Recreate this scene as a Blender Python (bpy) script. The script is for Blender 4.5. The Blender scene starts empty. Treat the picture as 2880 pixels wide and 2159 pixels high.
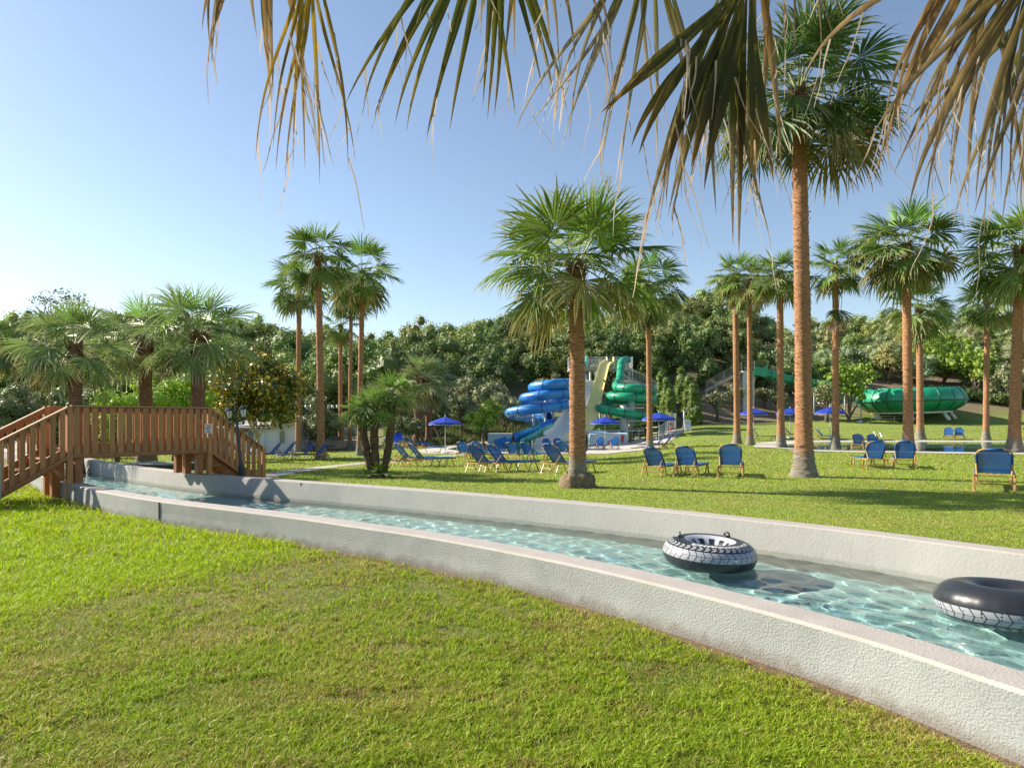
import bpy, math, random
import numpy as np
from mathutils import Vector, Matrix
from mathutils.geometry import delaunay_2d_cdt

SC = bpy.context.scene
COL = SC.collection
R = math.radians

# ------------------------------------------------------------------ camera, sky, sun, exposure
FPX, HZ, CAMZ = 1920.0, 1178.0, 1.65          # focal length and horizon row of the 2880 px wide photograph
cam_d = bpy.data.cameras.new("camera")
cam = bpy.data.objects.new("camera", cam_d)
COL.objects.link(cam)
cam.location = (0, 0, CAMZ)
cam.rotation_euler = (R(90), 0, 0)
cam_d.sensor_width = 36.0
cam_d.lens = 36.0 * FPX / 2880.0
cam_d.shift_y = (HZ - 1079.5) / 2880.0
cam_d.clip_start = 0.05
cam_d.clip_end = 3000
SC.camera = cam

SUN_AZ, SUN_EL = R(-70.0), R(31.0)            # measured from +Y towards +X
w = bpy.data.worlds.new("World")
SC.world = w
w.use_nodes = True
nt = w.node_tree
bg = nt.nodes["Background"]
sky = nt.nodes.new("ShaderNodeTexSky")
sky.sky_type = 'NISHITA'
sky.sun_disc = False
sky.sun_elevation = SUN_EL
sky.sun_rotation = SUN_AZ % (2 * math.pi)
sky.air_density = 1.0
sky.dust_density = 0.4
sky.ozone_density = 1.5
hsv = nt.nodes.new("ShaderNodeHueSaturation")
hsv.inputs["Saturation"].default_value = 0.93
nt.links.new(sky.outputs[0], hsv.inputs["Color"])
nt.links.new(hsv.outputs[0], bg.inputs[0])
bg.inputs[1].default_value = 0.086

sun_d = bpy.data.lights.new("sun", 'SUN')
sun_d.energy = 5.0
sun_d.angle = R(0.5)
sun_d.color = (1.0, 0.90, 0.74)
sun = bpy.data.objects.new("sun", sun_d)
COL.objects.link(sun)
SUNV = Vector((math.sin(SUN_AZ) * math.cos(SUN_EL), math.cos(SUN_AZ) * math.cos(SUN_EL), math.sin(SUN_EL)))
sun.rotation_euler = SUNV.to_track_quat('Z', 'Y').to_euler()
sun.location = SUNV * 60

SC.view_settings.view_transform = 'Standard'
SC.view_settings.look = 'None'
SC.view_settings.gamma = 1.0
SC.view_settings.use_curve_mapping = False
SC.view_settings.exposure = 1.05

SC.render.engine = 'CYCLES'
cy = SC.cycles
cy.use_denoising = True
cy.max_bounces = 10
cy.diffuse_bounces = 4
cy.transparent_max_bounces = 12
cy.sample_clamp_indirect = 6.0
cy.caustics_refractive = True
cy.caustics_reflective = False

# ------------------------------------------------------------------ pixels, terrain
def S(a, b, x):
    t = np.clip((np.asarray(x, float) - a) / (b - a), 0, 1)
    return t * t * (3 - 2 * t)

SKYX = [-600, 0, 150, 300, 640, 700, 770, 860, 1000, 1110, 1170, 1250, 1330, 1400, 1480, 1560, 1700, 1780, 1850, 1900, 1980, 2080, 2150, 2180, 2300, 2420, 2480, 2700, 2880, 3500]
SKYY = [880, 880, 885, 880, 885, 893, 908, 926, 940, 945, 928, 915, 910, 890, 893, 893, 880, 870, 878, 860, 855, 873, 893, 912, 905, 885, 893, 890, 885, 890]
YR = 128.0
def HT(X, Y):
    X = np.asarray(X, float); Y = np.asarray(Y, float)
    Yc = np.maximum(Y, 1.0)
    u = np.clip(X / Yc, -1.3, 1.3)
    px = 1440 + 1920 * u
    z = -0.5 * S(16, 40, Y) * S(.30, .12, u)
    z = z - 0.6 * S(40, 58, Y) * S(-.12, -.25, u)
    z = z + S(.12, .30, u) * 0.045 * np.clip(Y - 48, 0, 27)
    Y0 = np.interp(px, [600, 1100, 1400, 1600, 1830, 2100], [66, 60, 63, 64, 72, 76])
    t = np.clip((Y - Y0) / (YR - Y0), 0, 2.5)
    hr = (HZ - np.interp(px, SKYX, SKYY)) / 1920 * YR + 1.65 - 5.5
    prof = np.where(t < 1, t * (1.2 - .2 * t), 1 - .25 * (t - 1))
    return z + hr * prof

def W(px, py, Y):
    """the point at depth Y seen at a pixel of the photograph"""
    return Vector(((px - 1440) / FPX * Y, Y, CAMZ - (py - HZ) / FPX * Y))

def G(px, py):
    """the ground point seen at a pixel"""
    Y = np.linspace(2.5, 160, 6400)
    X = (px - 1440) / FPX * Y
    z = CAMZ - (py - HZ) / FPX * Y
    hit = np.nonzero(z <= HT(X, Y))[0]
    i = hit[0] if len(hit) else -1
    return Vector((X[i], Y[i], float(HT(X[i], Y[i]))))

# ------------------------------------------------------------------ value noise for numpy colours
_rn = np.random.RandomState(7).rand(64, 64)
def noise2(x, y):
    xi = np.floor(x).astype(int); yi = np.floor(y).astype(int)
    fx = x - xi; fy = y - yi
    fx = fx * fx * (3 - 2 * fx); fy = fy * fy * (3 - 2 * fy)
    a = _rn[xi % 64, yi % 64]; b = _rn[(xi + 1) % 64, yi % 64]
    c = _rn[xi % 64, (yi + 1) % 64]; d = _rn[(xi + 1) % 64, (yi + 1) % 64]
    return (a * (1 - fx) + b * fx) * (1 - fy) + (c * (1 - fx) + d * fx) * fy
def fbm(x, y):
    return noise2(x, y) * .5 + noise2(x * 2.1 + 7, y * 2.1 + 3) * .3 + noise2(x * 4.3 + 1, y * 4.3 + 9) * .2

# ------------------------------------------------------------------ materials
MATS = {}
def mat(name, color=(.5, .5, .5), rough=.6, var=0.0, vscale=3.0, color2=None, bump=0.0, bscale=40.0, metal=0.0,
        attr=False, trans=0.0, transp=0.0, stretch=None, spec=.5, objvar=0.0):
    if name in MATS: return MATS[name]
    m = bpy.data.materials.new(name); MATS[name] = m
    m.use_nodes = True
    t = m.node_tree; n = t.nodes; L = t.links
    b = n["Principled BSDF"]; out = n["Material Output"]
    b.inputs["Roughness"].default_value = rough
    b.inputs["Metallic"].default_value = metal
    b.inputs["Specular IOR Level"].default_value = spec
    col = None
    tc = n.new("ShaderNodeTexCoord"); vec = tc.outputs["Object"]
    if stretch:
        mp = n.new("ShaderNodeMapping"); mp.inputs["Scale"].default_value = stretch
        L.new(vec, mp.inputs[0]); vec = mp.outputs[0]
    if attr:
        a = n.new("ShaderNodeAttribute"); a.attribute_name = "Col"; col = a.outputs["Color"]
    else:
        rgb = n.new("ShaderNodeRGB"); rgb.outputs[0].default_value = (*color, 1); col = rgb.outputs[0]
    if var > 0 or color2:
        tx = n.new("ShaderNodeTexNoise"); tx.inputs["Scale"].default_value = vscale
        tx.inputs["Detail"].default_value = 6; tx.inputs["Roughness"].default_value = .65
        L.new(vec, tx.inputs["Vector"])
        rp = n.new("ShaderNodeValToRGB"); rp.color_ramp.elements[0].position = .32; rp.color_ramp.elements[1].position = .68
        L.new(tx.outputs["Fac"], rp.inputs[0])
        mx = n.new("ShaderNodeMix"); mx.data_type = 'RGBA'
        L.new(rp.outputs[0], mx.inputs["Factor"])
        if color2:
            L.new(col, mx.inputs["A"]); mx.inputs["B"].default_value = (*color2, 1)
        else:
            rp.color_ramp.elements[0].color = (1 - var, 1 - var, 1 - var, 1); rp.color_ramp.elements[1].color = (1 + var, 1 + var, 1 + var, 1)
            L.remove(mx.inputs["Factor"].links[0]); mx.inputs["Factor"].default_value = 1; mx.blend_type = 'MULTIPLY'
            L.new(col, mx.inputs["A"]); L.new(rp.outputs[0], mx.inputs["B"])
        col = mx.outputs["Result"]
    if objvar > 0:                                     # every board or chair a little different
        oi = n.new("ShaderNodeObjectInfo"); mr = n.new("ShaderNodeMapRange"); mr.inputs[3].default_value = 1 - objvar; mr.inputs[4].default_value = 1 + objvar * .7
        L.new(oi.outputs["Random"], mr.inputs[0]); mo = n.new("ShaderNodeMix"); mo.data_type = 'RGBA'; mo.blend_type = 'MULTIPLY'; mo.inputs["Factor"].default_value = 1
        L.new(col, mo.inputs["A"]); L.new(mr.outputs[0], mo.inputs["B"]); col = mo.outputs["Result"]
    L.new(col, b.inputs["Base Color"])
    if bump > 0:
        tb = n.new("ShaderNodeTexNoise"); tb.inputs["Scale"].default_value = bscale; tb.inputs["Detail"].default_value = 5
        L.new(vec, tb.inputs["Vector"])
        bp = n.new("ShaderNodeBump"); bp.inputs["Strength"].default_value = min(1, bump); bp.inputs["Distance"].default_value = .02
        L.new(tb.outputs["Fac"], bp.inputs["Height"]); L.new(bp.outputs[0], b.inputs["Normal"])
    last = b.outputs[0]
    if trans > 0:
        tr = n.new("ShaderNodeBsdfTranslucent"); L.new(col, tr.inputs[0])
        ms = n.new("ShaderNodeMixShader"); ms.inputs[0].default_value = trans
        L.new(last, ms.inputs[1]); L.new(tr.outputs[0], ms.inputs[2]); last = ms.outputs[0]
    if transp > 0:
        tp = n.new("ShaderNodeBsdfTransparent")
        ms = n.new("ShaderNodeMixShader"); ms.inputs[0].default_value = transp
        L.new(last, ms.inputs[1]); L.new(tp.outputs[0], ms.inputs[2]); last = ms.outputs[0]
    L.new(last, out.inputs[0])
    return m

# ------------------------------------------------------------------ mesh accumulator
class MB:
    def __init__(s): s.v = []; s.q = []; s.t = []; s.qm = []; s.tm = []; s.c = []; s.n = 0; s.ng = []; s.ngm = []; s.hascol = False
    def add(s, v, quads=None, tris=None, col=None, mi=0):
        v = np.asarray(v, np.float32).reshape(-1, 3)
        if quads is not None and len(quads):
            q = np.asarray(quads, np.int32).reshape(-1, 4) + s.n; s.q.append(q); s.qm.append(np.full(len(q), mi, np.int32))
        if tris is not None and len(tris):
            q = np.asarray(tris, np.int32).reshape(-1, 3) + s.n; s.t.append(q); s.tm.append(np.full(len(q), mi, np.int32))
        if col is not None:
            c = np.asarray(col, np.float32)
            if c.ndim == 1: c = np.tile(c, (len(v), 1))
            s.hascol = True
        else: c = np.full((len(v), 3), .5, np.float32)
        s.c.append(c); s.v.append(v); s.n += len(v)
        return s
    def ngon(s, v, mi=0):
        v = np.asarray(v, np.float32).reshape(-1, 3)
        s.ng.append(np.arange(len(v)) + s.n); s.ngm.append(mi)
        s.c.append(np.full((len(v), 3), .5, np.float32)); s.v.append(v); s.n += len(v)
        return s
    def box(s, c, size, M=None, mi=0):
        x, y, z = [d / 2 for d in size]
        v = np.array([(-x, -y, -z), (x, -y, -z), (x, y, -z), (-x, y, -z), (-x, -y, z), (x, -y, z), (x, y, z), (-x, y, z)])
        if M is not None: v = v @ np.array(M).T
        return s.add(v + np.array(c), [(0, 3, 2, 1), (4, 5, 6, 7), (0, 1, 5, 4), (1, 2, 6, 5), (2, 3, 7, 6), (3, 0, 4, 7)], mi=mi)
    def beam(s, p0, p1, w, h, up=(0, 0, 1), mi=0):
        p0 = np.array(p0, float); p1 = np.array(p1, float); d = p1 - p0; l = np.linalg.norm(d); d /= l
        a = np.cross(np.array(up, float), d)
        if np.linalg.norm(a) < 1e-4: a = np.cross((0, 1, 0), d)
        a /= np.linalg.norm(a); b = np.cross(d, a)
        return s.box((p0 + p1) / 2, (w, l, h), np.array([a, d, b]).T, mi)
    def tube(s, pts, r, n=8, caps=True, mi=0, arc=None, closed=False, col=None, fr=None):
        P = np.array([tuple(p) for p in pts], float); k = len(P)
        r = np.broadcast_to(np.asarray(r, float), (k,))
        if closed: T = np.roll(P, -1, 0) - np.roll(P, 1, 0)
        else: T = np.gradient(P, axis=0)
        T /= np.linalg.norm(T, axis=1)[:, None] + 1e-9
        A = np.zeros_like(P)
        up = np.array((0, 0, 1.0)) if fr is None else np.array(fr, float)
        a = np.cross(up, T[0])
        if np.linalg.norm(a) < .05: a = np.cross((0, 1.0, 0), T[0])
        a /= np.linalg.norm(a)
        for i in range(k):
            if arc is not None:
                b = np.cross(up, T[i])
                a = b / (np.linalg.norm(b) + 1e-9) if np.linalg.norm(b) > .05 else a
            else:
                a = a - T[i] * np.dot(a, T[i]); a /= np.linalg.norm(a) + 1e-9
            A[i] = a
        B = np.cross(T, A)
        if arc is None: an = np.arange(n) / n * 2 * math.pi; m = n
        else: an = np.linspace(arc[0], arc[1], n); m = n
        V = P[:, None, :] + r[:, None, None] * (np.cos(an)[None, :, None] * A[:, None, :] + np.sin(an)[None, :, None] * B[:, None, :])
        q = []
        kk = k if closed else k - 1
        for i in range(kk):
            i2 = (i + 1) % k
            for j in range(m if arc is None else m - 1):
                j2 = (j + 1) % m
                q.append((i * m + j, i * m + j2, i2 * m + j2, i2 * m + j))
        n0 = s.n
        s.add(V.reshape(-1, 3), q, mi=mi, col=col)
        if caps and arc is None and not closed:
            s.ng.append(np.arange(m)[::-1] + n0); s.ngm.append(mi)
            s.ng.append(np.arange(m) + n0 + (k - 1) * m); s.ngm.append(mi)
        return s
    def lathe(s, prof, n=16, c=(0, 0, 0), mi=0, arc=None):
        pr = np.array(prof, float); k = len(pr)
        an = np.arange(n) / n * 2 * math.pi
        V = np.zeros((k, n, 3)); V[:, :, 0] = pr[:, 0, None] * np.cos(an); V[:, :, 1] = pr[:, 0, None] * np.sin(an); V[:, :, 2] = pr[:, 1, None]
        q = [(i * n + j, i * n + (j + 1) % n, (i + 1) * n + (j + 1) % n, (i + 1) * n + j) for i in range(k - 1) for j in range(n)]
        return s.add(V.reshape(-1, 3) + np.array(c), q, mi=mi)
    def build(s, name, mats, parent=None, smooth=False, bevel=0, loc=None, autos=None):
        me = bpy.data.meshes.new(name)
        V = np.concatenate(s.v) if s.v else np.zeros((0, 3), np.float32)
        q = np.concatenate(s.q) if s.q else np.zeros((0, 4), np.int32)
        t = np.concatenate(s.t) if s.t else np.zeros((0, 3), np.int32)
        loops = [q.ravel(), t.ravel()] + [np.asarray(g, np.int32) for g in s.ng]
        sizes = np.concatenate([np.full(len(q), 4), np.full(len(t), 3), np.array([len(g) for g in s.ng], int)]).astype(np.int32)
        mi = np.concatenate(([np.concatenate(s.qm)] if s.qm else []) + ([np.concatenate(s.tm)] if s.tm else []) + [np.array(s.ngm, np.int32)]).astype(np.int32)
        lv = np.concatenate(loops).astype(np.int32)
        me.vertices.add(len(V)); me.vertices.foreach_set("co", V.ravel())
        me.loops.add(len(lv)); me.loops.foreach_set("vertex_index", lv)
        me.polygons.add(len(sizes))
        st = np.concatenate([[0], np.cumsum(sizes)[:-1]]).astype(np.int32) if len(sizes) else np.zeros(0, np.int32)
        me.polygons.foreach_set("loop_start", st)
        me.polygons.foreach_set("loop_total", sizes)
        me.polygons.foreach_set("material_index", mi)
        me.polygons.foreach_set("use_smooth", np.full(len(sizes), bool(smooth)))
        if s.hascol:
            ca = me.attributes.new("Col", 'FLOAT_COLOR', 'POINT')
            C = np.concatenate(s.c); C4 = np.ones((len(C), 4), np.float32); C4[:, :3] = C
            ca.data.foreach_set("color", C4.ravel())
        me.update(calc_edges=True)
        if not isinstance(mats, (list, tuple)): mats = [mats]
        for m in mats: me.materials.append(m)
        o = bpy.data.objects.new(name, me); COL.objects.link(o)
        if parent is not None: o.parent = parent
        if loc is not None: o.location = loc
        if bevel:
            md = o.modifiers.new("bevel", 'BEVEL'); md.width = bevel; md.segments = 1; md.limit_method = 'ANGLE'
        if autos: me.polygons.foreach_set("use_smooth", np.full(len(sizes), True)); me.set_sharp_from_angle(angle=R(autos))
        return o

def thing(name, label, cat, loc=(0, 0, 0), rz=0, group=None):
    o = bpy.data.objects.new(name, None); COL.objects.link(o)
    o.empty_display_size = .2
    o.location = loc; o.rotation_euler = (0, 0, rz)
    o["label"] = label; o["category"] = cat
    if group: o["group"] = group
    return o
def tag(o, label, cat, group=None):
    o["label"] = label; o["category"] = cat
    if group: o["group"] = group
    return o
def kind(o, k): o["kind"] = k; return o
def world_child(o, parent):
    o.parent = parent; o.location = -Vector(parent.location); return o
def dup(root, loc, rz=0, label=None, scale=None, group=None):
    r = root.copy(); COL.objects.link(r); r.location = loc; r.rotation_euler = (0, 0, rz)
    if scale: r.scale = (scale, scale, scale)
    if label: r["label"] = label
    if group: r["group"] = group
    for ch in list(root.children):
        c = ch.copy(); COL.objects.link(c); c.parent = r
        for g in list(ch.children):
            d = g.copy(); COL.objects.link(d); d.parent = c
    return r
def resample(pts, step):
    P = np.array(pts, float); d = np.r_[0, np.cumsum(np.linalg.norm(np.diff(P, axis=0), axis=1))]
    # Catmull-Rom through the points
    out = []
    n = len(P)
    for i in range(n - 1):
        p0 = P[max(i - 1, 0)]; p1 = P[i]; p2 = P[i + 1]; p3 = P[min(i + 2, n - 1)]
        k = max(1, int(np.linalg.norm(p2 - p1) / step))
        for t in np.arange(k) / k:
            out.append(.5 * ((2 * p1) + (-p0 + p2) * t + (2 * p0 - 5 * p1 + 4 * p2 - p3) * t * t + (-p0 + 3 * p1 - 3 * p2 + p3) * t ** 3))
    out.append(P[-1])
    return np.array(out)

def inpoly(x, y, poly):
    poly = np.asarray(poly); r = np.zeros(x.shape, bool); n = len(poly); j = n - 1
    for i in range(n):
        xi, yi = poly[i, 0], poly[i, 1]; xj, yj = poly[j, 0], poly[j, 1]
        c = ((yi > y) != (yj > y)) & (x < (xj - xi) * (y - yi) / (yj - yi + 1e-12) + xi)
        r ^= c; j = i
    return r

# ------------------------------------------------------------------ river
H_WALL = .33
NEAR = resample([(14, -14), (6.5, -4), (3.6, .9), (2.48, 3.31), (2.09, 4.13), (1.474, 5.05), (.747, 5.98), (-.093, 6.857), (-1.07, 7.75), (-1.95, 8.42), (-3.2, 9.35),
                 (-5.683, 11.0), (-7.418, 12.375), (-8.83, 13.71), (-10.5, 15.35), (-13.2, 18.6), (-18, 25), (-30, 38)], .25)
FAR = resample([(19, -11), (10.8, -1.2), (7.6, 3.6), (5.01, 6.68), (3.79, 8.2), (1.79, 10.1), (-.86, 12.05), (-3.12, 13.55), (-4.7, 14.5), (-7.34, 16.3), (-10.6, 19.0), (-14.2, 22.6), (-19.5, 29), (-31, 42)], .25)
def normals2(P):
    T = np.gradient(P, axis=0); T /= np.linalg.norm(T, axis=1)[:, None]
    return np.stack([T[:, 1], -T[:, 0]], 1)          # to the right of travel (travel goes away to the left): points to far bank
NN = normals2(NEAR); FN = normals2(FAR)
if (NN[len(NN) // 2][1]) < 0: NN = -NN
if (FN[len(FN) // 2][1]) < 0: FN = -FN

plaster = mat("rough_plaster", (.335, .35, .34), .9, color2=(.265, .28, .275), vscale=2.2, bump=.5, bscale=75)
render_in = mat("smooth_render", (.375, .37, .335), .85, color2=(.32, .315, .295), vscale=1.6, bump=.25, bscale=30)
_n = plaster.node_tree.nodes; _l = plaster.node_tree.links; _b = _n["Principled BSDF"]
_tc = _n.new("ShaderNodeTexCoord"); _se = _n.new("ShaderNodeSeparateXYZ"); _l.new(_tc.outputs["Object"], _se.inputs[0])
_nz = _n.new("ShaderNodeTexNoise"); _nz.inputs["Scale"].default_value = 4.5; _nz.inputs["Detail"].default_value = 7; _nz.inputs["Roughness"].default_value = .7; _l.new(_tc.outputs["Object"], _nz.inputs["Vector"])
_md = _n.new("ShaderNodeMath"); _md.operation = 'MULTIPLY_ADD'; _l.new(_nz.outputs["Fac"], _md.inputs[0]); _md.inputs[1].default_value = -.30; _l.new(_se.outputs["Z"], _md.inputs[2])
_mr = _n.new("ShaderNodeMapRange"); _mr.inputs[1].default_value = -.16; _mr.inputs[2].default_value = -.07; _mr.inputs[3].default_value = .75; _mr.inputs[4].default_value = 0; _l.new(_md.outputs[0], _mr.inputs[0])
_vo = _n.new("ShaderNodeTexVoronoi"); _vo.inputs["Scale"].default_value = 26; _vo.inputs["Randomness"].default_value = 1; _l.new(_tc.outputs["Object"], _vo.inputs["Vector"])
_vr = _n.new("ShaderNodeMapRange"); _vr.inputs[1].default_value = .05; _vr.inputs[2].default_value = .10; _vr.inputs[3].default_value = 1; _vr.inputs[4].default_value = 0; _l.new(_vo.outputs["Distance"], _vr.inputs[0])
_pg = _n.new("ShaderNodeMath"); _pg.operation = 'MULTIPLY'; _l.new(_vr.outputs[0], _pg.inputs[0]); _g2 = _n.new("ShaderNodeMapRange"); _g2.inputs[1].default_value = .52; _g2.inputs[2].default_value = .58; _l.new(_nz.outputs["Fac"], _g2.inputs[0]); _l.new(_g2.outputs[0], _pg.inputs[1])
_mm = _n.new("ShaderNodeMath"); _mm.operation = 'MAXIMUM'; _l.new(_mr.outputs[0], _mm.inputs[0]); _p2 = _n.new("ShaderNodeMath"); _p2.operation = 'MULTIPLY'; _p2.inputs[1].default_value = .45; _l.new(_pg.outputs[0], _p2.inputs[0]); _l.new(_p2.outputs[0], _mm.inputs[1])
_mx = _n.new("ShaderNodeMix"); _mx.data_type = 'RGBA'; _l.new(_mm.outputs[0], _mx.inputs["Factor"]); _l.new(_b.inputs["Base Color"].links[0].from_socket, _mx.inputs["A"]); _mx.inputs["B"].default_value = (.17, .15, .12, 1); _l.new(_mx.outputs["Result"], _b.inputs["Base Color"])
coping_m = mat("wall_top_cement", (.40, .365, .335), .85, color2=(.34, .315, .29), vscale=5, bump=.3, bscale=60)
bed_m = mat("pool_bed_paint", (.34, .57, .55), .7, color2=(.29, .52, .51), vscale=1.2)

rr = random.Random(3)
def wall(P, Nn, side, name, label, depth_in, base_out, mats):
    """side +1: the channel lies on +normal of the outer face line, top width .30"""
    n = len(P)
    rg = np.random.RandomState(5)
    jag = np.convolve(rg.rand(n + 8) - .5, np.ones(3) / 3, 'same')[:n] * .02
    prof = [(-.02, base_out, 0), (-.006, base_out * .4, 0), (0, H_WALL * .45, 0), (0.0, H_WALL - .02, 0), (.02, H_WALL, 1), (.285, H_WALL, 1), (.30, H_WALL - .015, 2), (.36, -.02, 2), (.38, depth_in, 2)]
    out = MB()
    for i in range(len(prof) - 1):
        a, b = prof[i], prof[i + 1]
        va = np.c_[P + Nn * side * (a[0] + jag[:, None] * (1 if i < 3 else 0)), np.full(n, a[1])]
        vb = np.c_[P + Nn * side * (b[0] + jag[:, None] * (1 if i + 1 < 3 else 0)), np.full(n, b[1])]
        V = np.concatenate([va, vb])
        q = [(j, j + 1, n + j + 1, n + j) for j in range(n - 1)]
        mi = 0 if b[2] == 0 else (1 if (a[2] == 1 or (a[2] == 0 and b[2] == 1)) else 2)
        if i == 6 - 0: mi = 2
        out.add(V, q, mi=mi)
    o = out.build(name, mats, smooth=False)
    return tag(o, label, "wall")
wall(NEAR, NN, 1, "river_wall", "low rough plastered concrete wall along the near bank of the lazy river", -.62, -.12, [plaster, coping_m, render_in])
wall(FAR + FN * .30 * 1.0, FN, -1, "river_wall", "low smooth grey concrete wall along the far bank of the lazy river", -.62, -.3, [plaster, coping_m, render_in])
for nm in ("river_wall", "river_wall.001"):
    bpy.data.objects[nm].cycles.is_caustics_receiver = True

_n = render_in.node_tree.nodes; _l = render_in.node_tree.links; _b = _n["Principled BSDF"]      # waterline stain and streaks
_tc = _n.new("ShaderNodeTexCoord"); _se = _n.new("ShaderNodeSeparateXYZ"); _l.new(_tc.outputs["Object"], _se.inputs[0])
_nz = _n.new("ShaderNodeTexNoise"); _nz.inputs["Scale"].default_value = 3.0; _nz.inputs["Detail"].default_value = 6; _l.new(_tc.outputs["Object"], _nz.inputs["Vector"])
_md = _n.new("ShaderNodeMath"); _md.operation = 'MULTIPLY_ADD'; _l.new(_nz.outputs["Fac"], _md.inputs[0]); _md.inputs[1].default_value = -.10; _l.new(_se.outputs["Z"], _md.inputs[2])
_mr = _n.new("ShaderNodeMapRange"); _mr.inputs[1].default_value = -.10; _mr.inputs[2].default_value = -.055; _mr.inputs[3].default_value = .45; _mr.inputs[4].default_value = 0; _l.new(_md.outputs[0], _mr.inputs[0])
_mx = _n.new("ShaderNodeMix"); _mx.data_type = 'RGBA'; _l.new(_mr.outputs[0], _mx.inputs["Factor"]); _l.new(_b.inputs["Base Color"].links[0].from_socket, _mx.inputs["A"]); _mx.inputs["B"].default_value = (.24, .25, .20, 1); _l.new(_mx.outputs["Result"], _b.inputs["Base Color"])

def strip(A, B, za, zb, k=1):
    ta = np.linspace(0, 1, 260)
    def rs(P):
        d = np.r_[0, np.cumsum(np.linalg.norm(np.diff(P, axis=0), axis=1))]; d /= d[-1]
        return np.c_[np.interp(ta, d, P[:, 0]), np.interp(ta, d, P[:, 1])]
    A = rs(A); B = rs(B)
    s = np.linspace(0, 1, k + 1)
    V = np.array([np.c_[A * (1 - x) + B * x, np.full(260, za * (1 - x) + zb * x)] for x in s]).reshape(-1, 3)
    q = [(i * 260 + j, i * 260 + j + 1, (i + 1) * 260 + j + 1, (i + 1) * 260 + j) for i in range(k) for j in range(259)]
    return V, q
Ain = NEAR + NN * .33; Bin = FAR - FN * .03
V, q = strip(NEAR + NN * .30, FAR, -.6, -.6, 4)
bed = kind(MB().add(V, q).build("river_bed", bed_m), "structure")
bed.cycles.is_caustics_receiver = True

# water surface: real ripples, finer where the camera looks closely
def water_height(x, y):
    z = np.zeros_like(x)
    rg = np.random.RandomState(11)
    for i in range(26):
        lam = rg.uniform(.10, .45); a = rg.uniform(0, 2 * math.pi); ph = rg.uniform(0, 6.28)
        amp = .0028 * lam ** 1.0
        wx = x + .10 * np.sin(y * 2.1 + i); wy = y + .10 * np.sin(x * 1.7 + i * 2)
        z += amp * np.sin((wx * math.cos(a) + wy * math.sin(a)) * 2 * math.pi / lam + ph)
    return z
na, nb = 1500, 110
def rs2(P, n, lo, hi):
    d = np.r_[0, np.cumsum(np.linalg.norm(np.diff(P, axis=0), axis=1))]; d /= d[-1]
    t = np.linspace(lo, hi, n)
    return np.c_[np.interp(t, d, P[:, 0]), np.interp(t, d, P[:, 1])]
A_ = rs2(Ain, na, 0, 1); B_ = rs2(Bin, na, 0, 1)
s_ = np.linspace(0, 1, nb)[:, None, None]
PW = A_[None] * (1 - s_) + B_[None] * s_
zz = water_height(PW[..., 0], PW[..., 1])
VW = np.concatenate([PW, zz[..., None] - .08], -1).reshape(-1, 3)
ii, jj = np.meshgrid(np.arange(nb - 1), np.arange(na - 1), indexing='ij')
b0 = (ii * na + jj).ravel()
QW = np.stack([b0, b0 + na, b0 + na + 1, b0 + 1], 1)
wm = bpy.data.materials.new("river_water"); wm.use_nodes = True
n_ = wm.node_tree.nodes; l_ = wm.node_tree.links
pb = n_["Principled BSDF"]
pb.inputs["Base Color"].default_value = (.92, .98, .96, 1); pb.inputs["Roughness"].default_value = 0.0
pb.inputs["IOR"].default_value = 1.33; pb.inputs["Transmission Weight"].default_value = 1.0
water = kind(MB().add(VW, QW).build("river_water", wm, smooth=True), "structure")
water.cycles.is_caustics_caster = True
sun_d.cycles.is_caustics_light = True

# ------------------------------------------------------------------ ground sheets
lawn_m = mat("lawn_soil", (.10, .13, .02), .95, color2=(.15, .13, .04), vscale=.55, bump=.6, bscale=60)
near_poly = np.concatenate([NEAR + NN * .1, [(-60, 40), (-60, -40), (14, -40)]])
kind(MB().ngon(np.c_[near_poly, np.full(len(near_poly), -.034)][::-1]).build("near_lawn", lawn_m), "structure")

gm = bpy.data.materials.new("ground"); gm.use_nodes = True; MATS["ground"] = gm
n_ = gm.node_tree.nodes; l_ = gm.node_tree.links; pb = n_["Principled BSDF"]
pb.inputs["Roughness"].default_value = .95
at = n_.new("ShaderNodeAttribute"); at.attribute_name = "Col"
tcn = n_.new("ShaderNodeTexCoord")
mv = None
for sc_, dv, lo, hi in ((7.0, 8, .62, 1.38), (.35, 4, .86, 1.14)):
    tx = n_.new("ShaderNodeTexNoise"); tx.inputs["Scale"].default_value = sc_; tx.inputs["Detail"].default_value = dv; tx.inputs["Roughness"].default_value = .75
    l_.new(tcn.outputs["Object"], tx.inputs["Vector"])
    mr = n_.new("ShaderNodeMapRange"); mr.inputs[1].default_value = .3; mr.inputs[2].default_value = .7; mr.inputs[3].default_value = lo; mr.inputs[4].default_value = hi
    l_.new(tx.outputs["Fac"], mr.inputs[0])
    mx = n_.new("ShaderNodeMix"); mx.data_type = 'RGBA'; mx.blend_type = 'MULTIPLY'; mx.inputs["Factor"].default_value = 1
    l_.new(mv.outputs["Result"] if mv else at.outputs["Color"], mx.inputs["A"]); l_.new(mr.outputs[0], mx.inputs["B"]); mv = mx
l_.new(mv.outputs["Result"], pb.inputs["Base Color"])
tx = n_.new("ShaderNodeTexNoise"); tx.inputs["Scale"].default_value = 30; tx.inputs["Detail"].default_value = 4
l_.new(tcn.outputs["Object"], tx.inputs["Vector"])
bp = n_.new("ShaderNodeBump"); bp.inputs["Strength"].default_value = .7; bp.inputs["Distance"].default_value = .04
l_.new(tx.outputs["Fac"], bp.inputs["Height"]); l_.new(bp.outputs[0], pb.inputs["Normal"])

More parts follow.
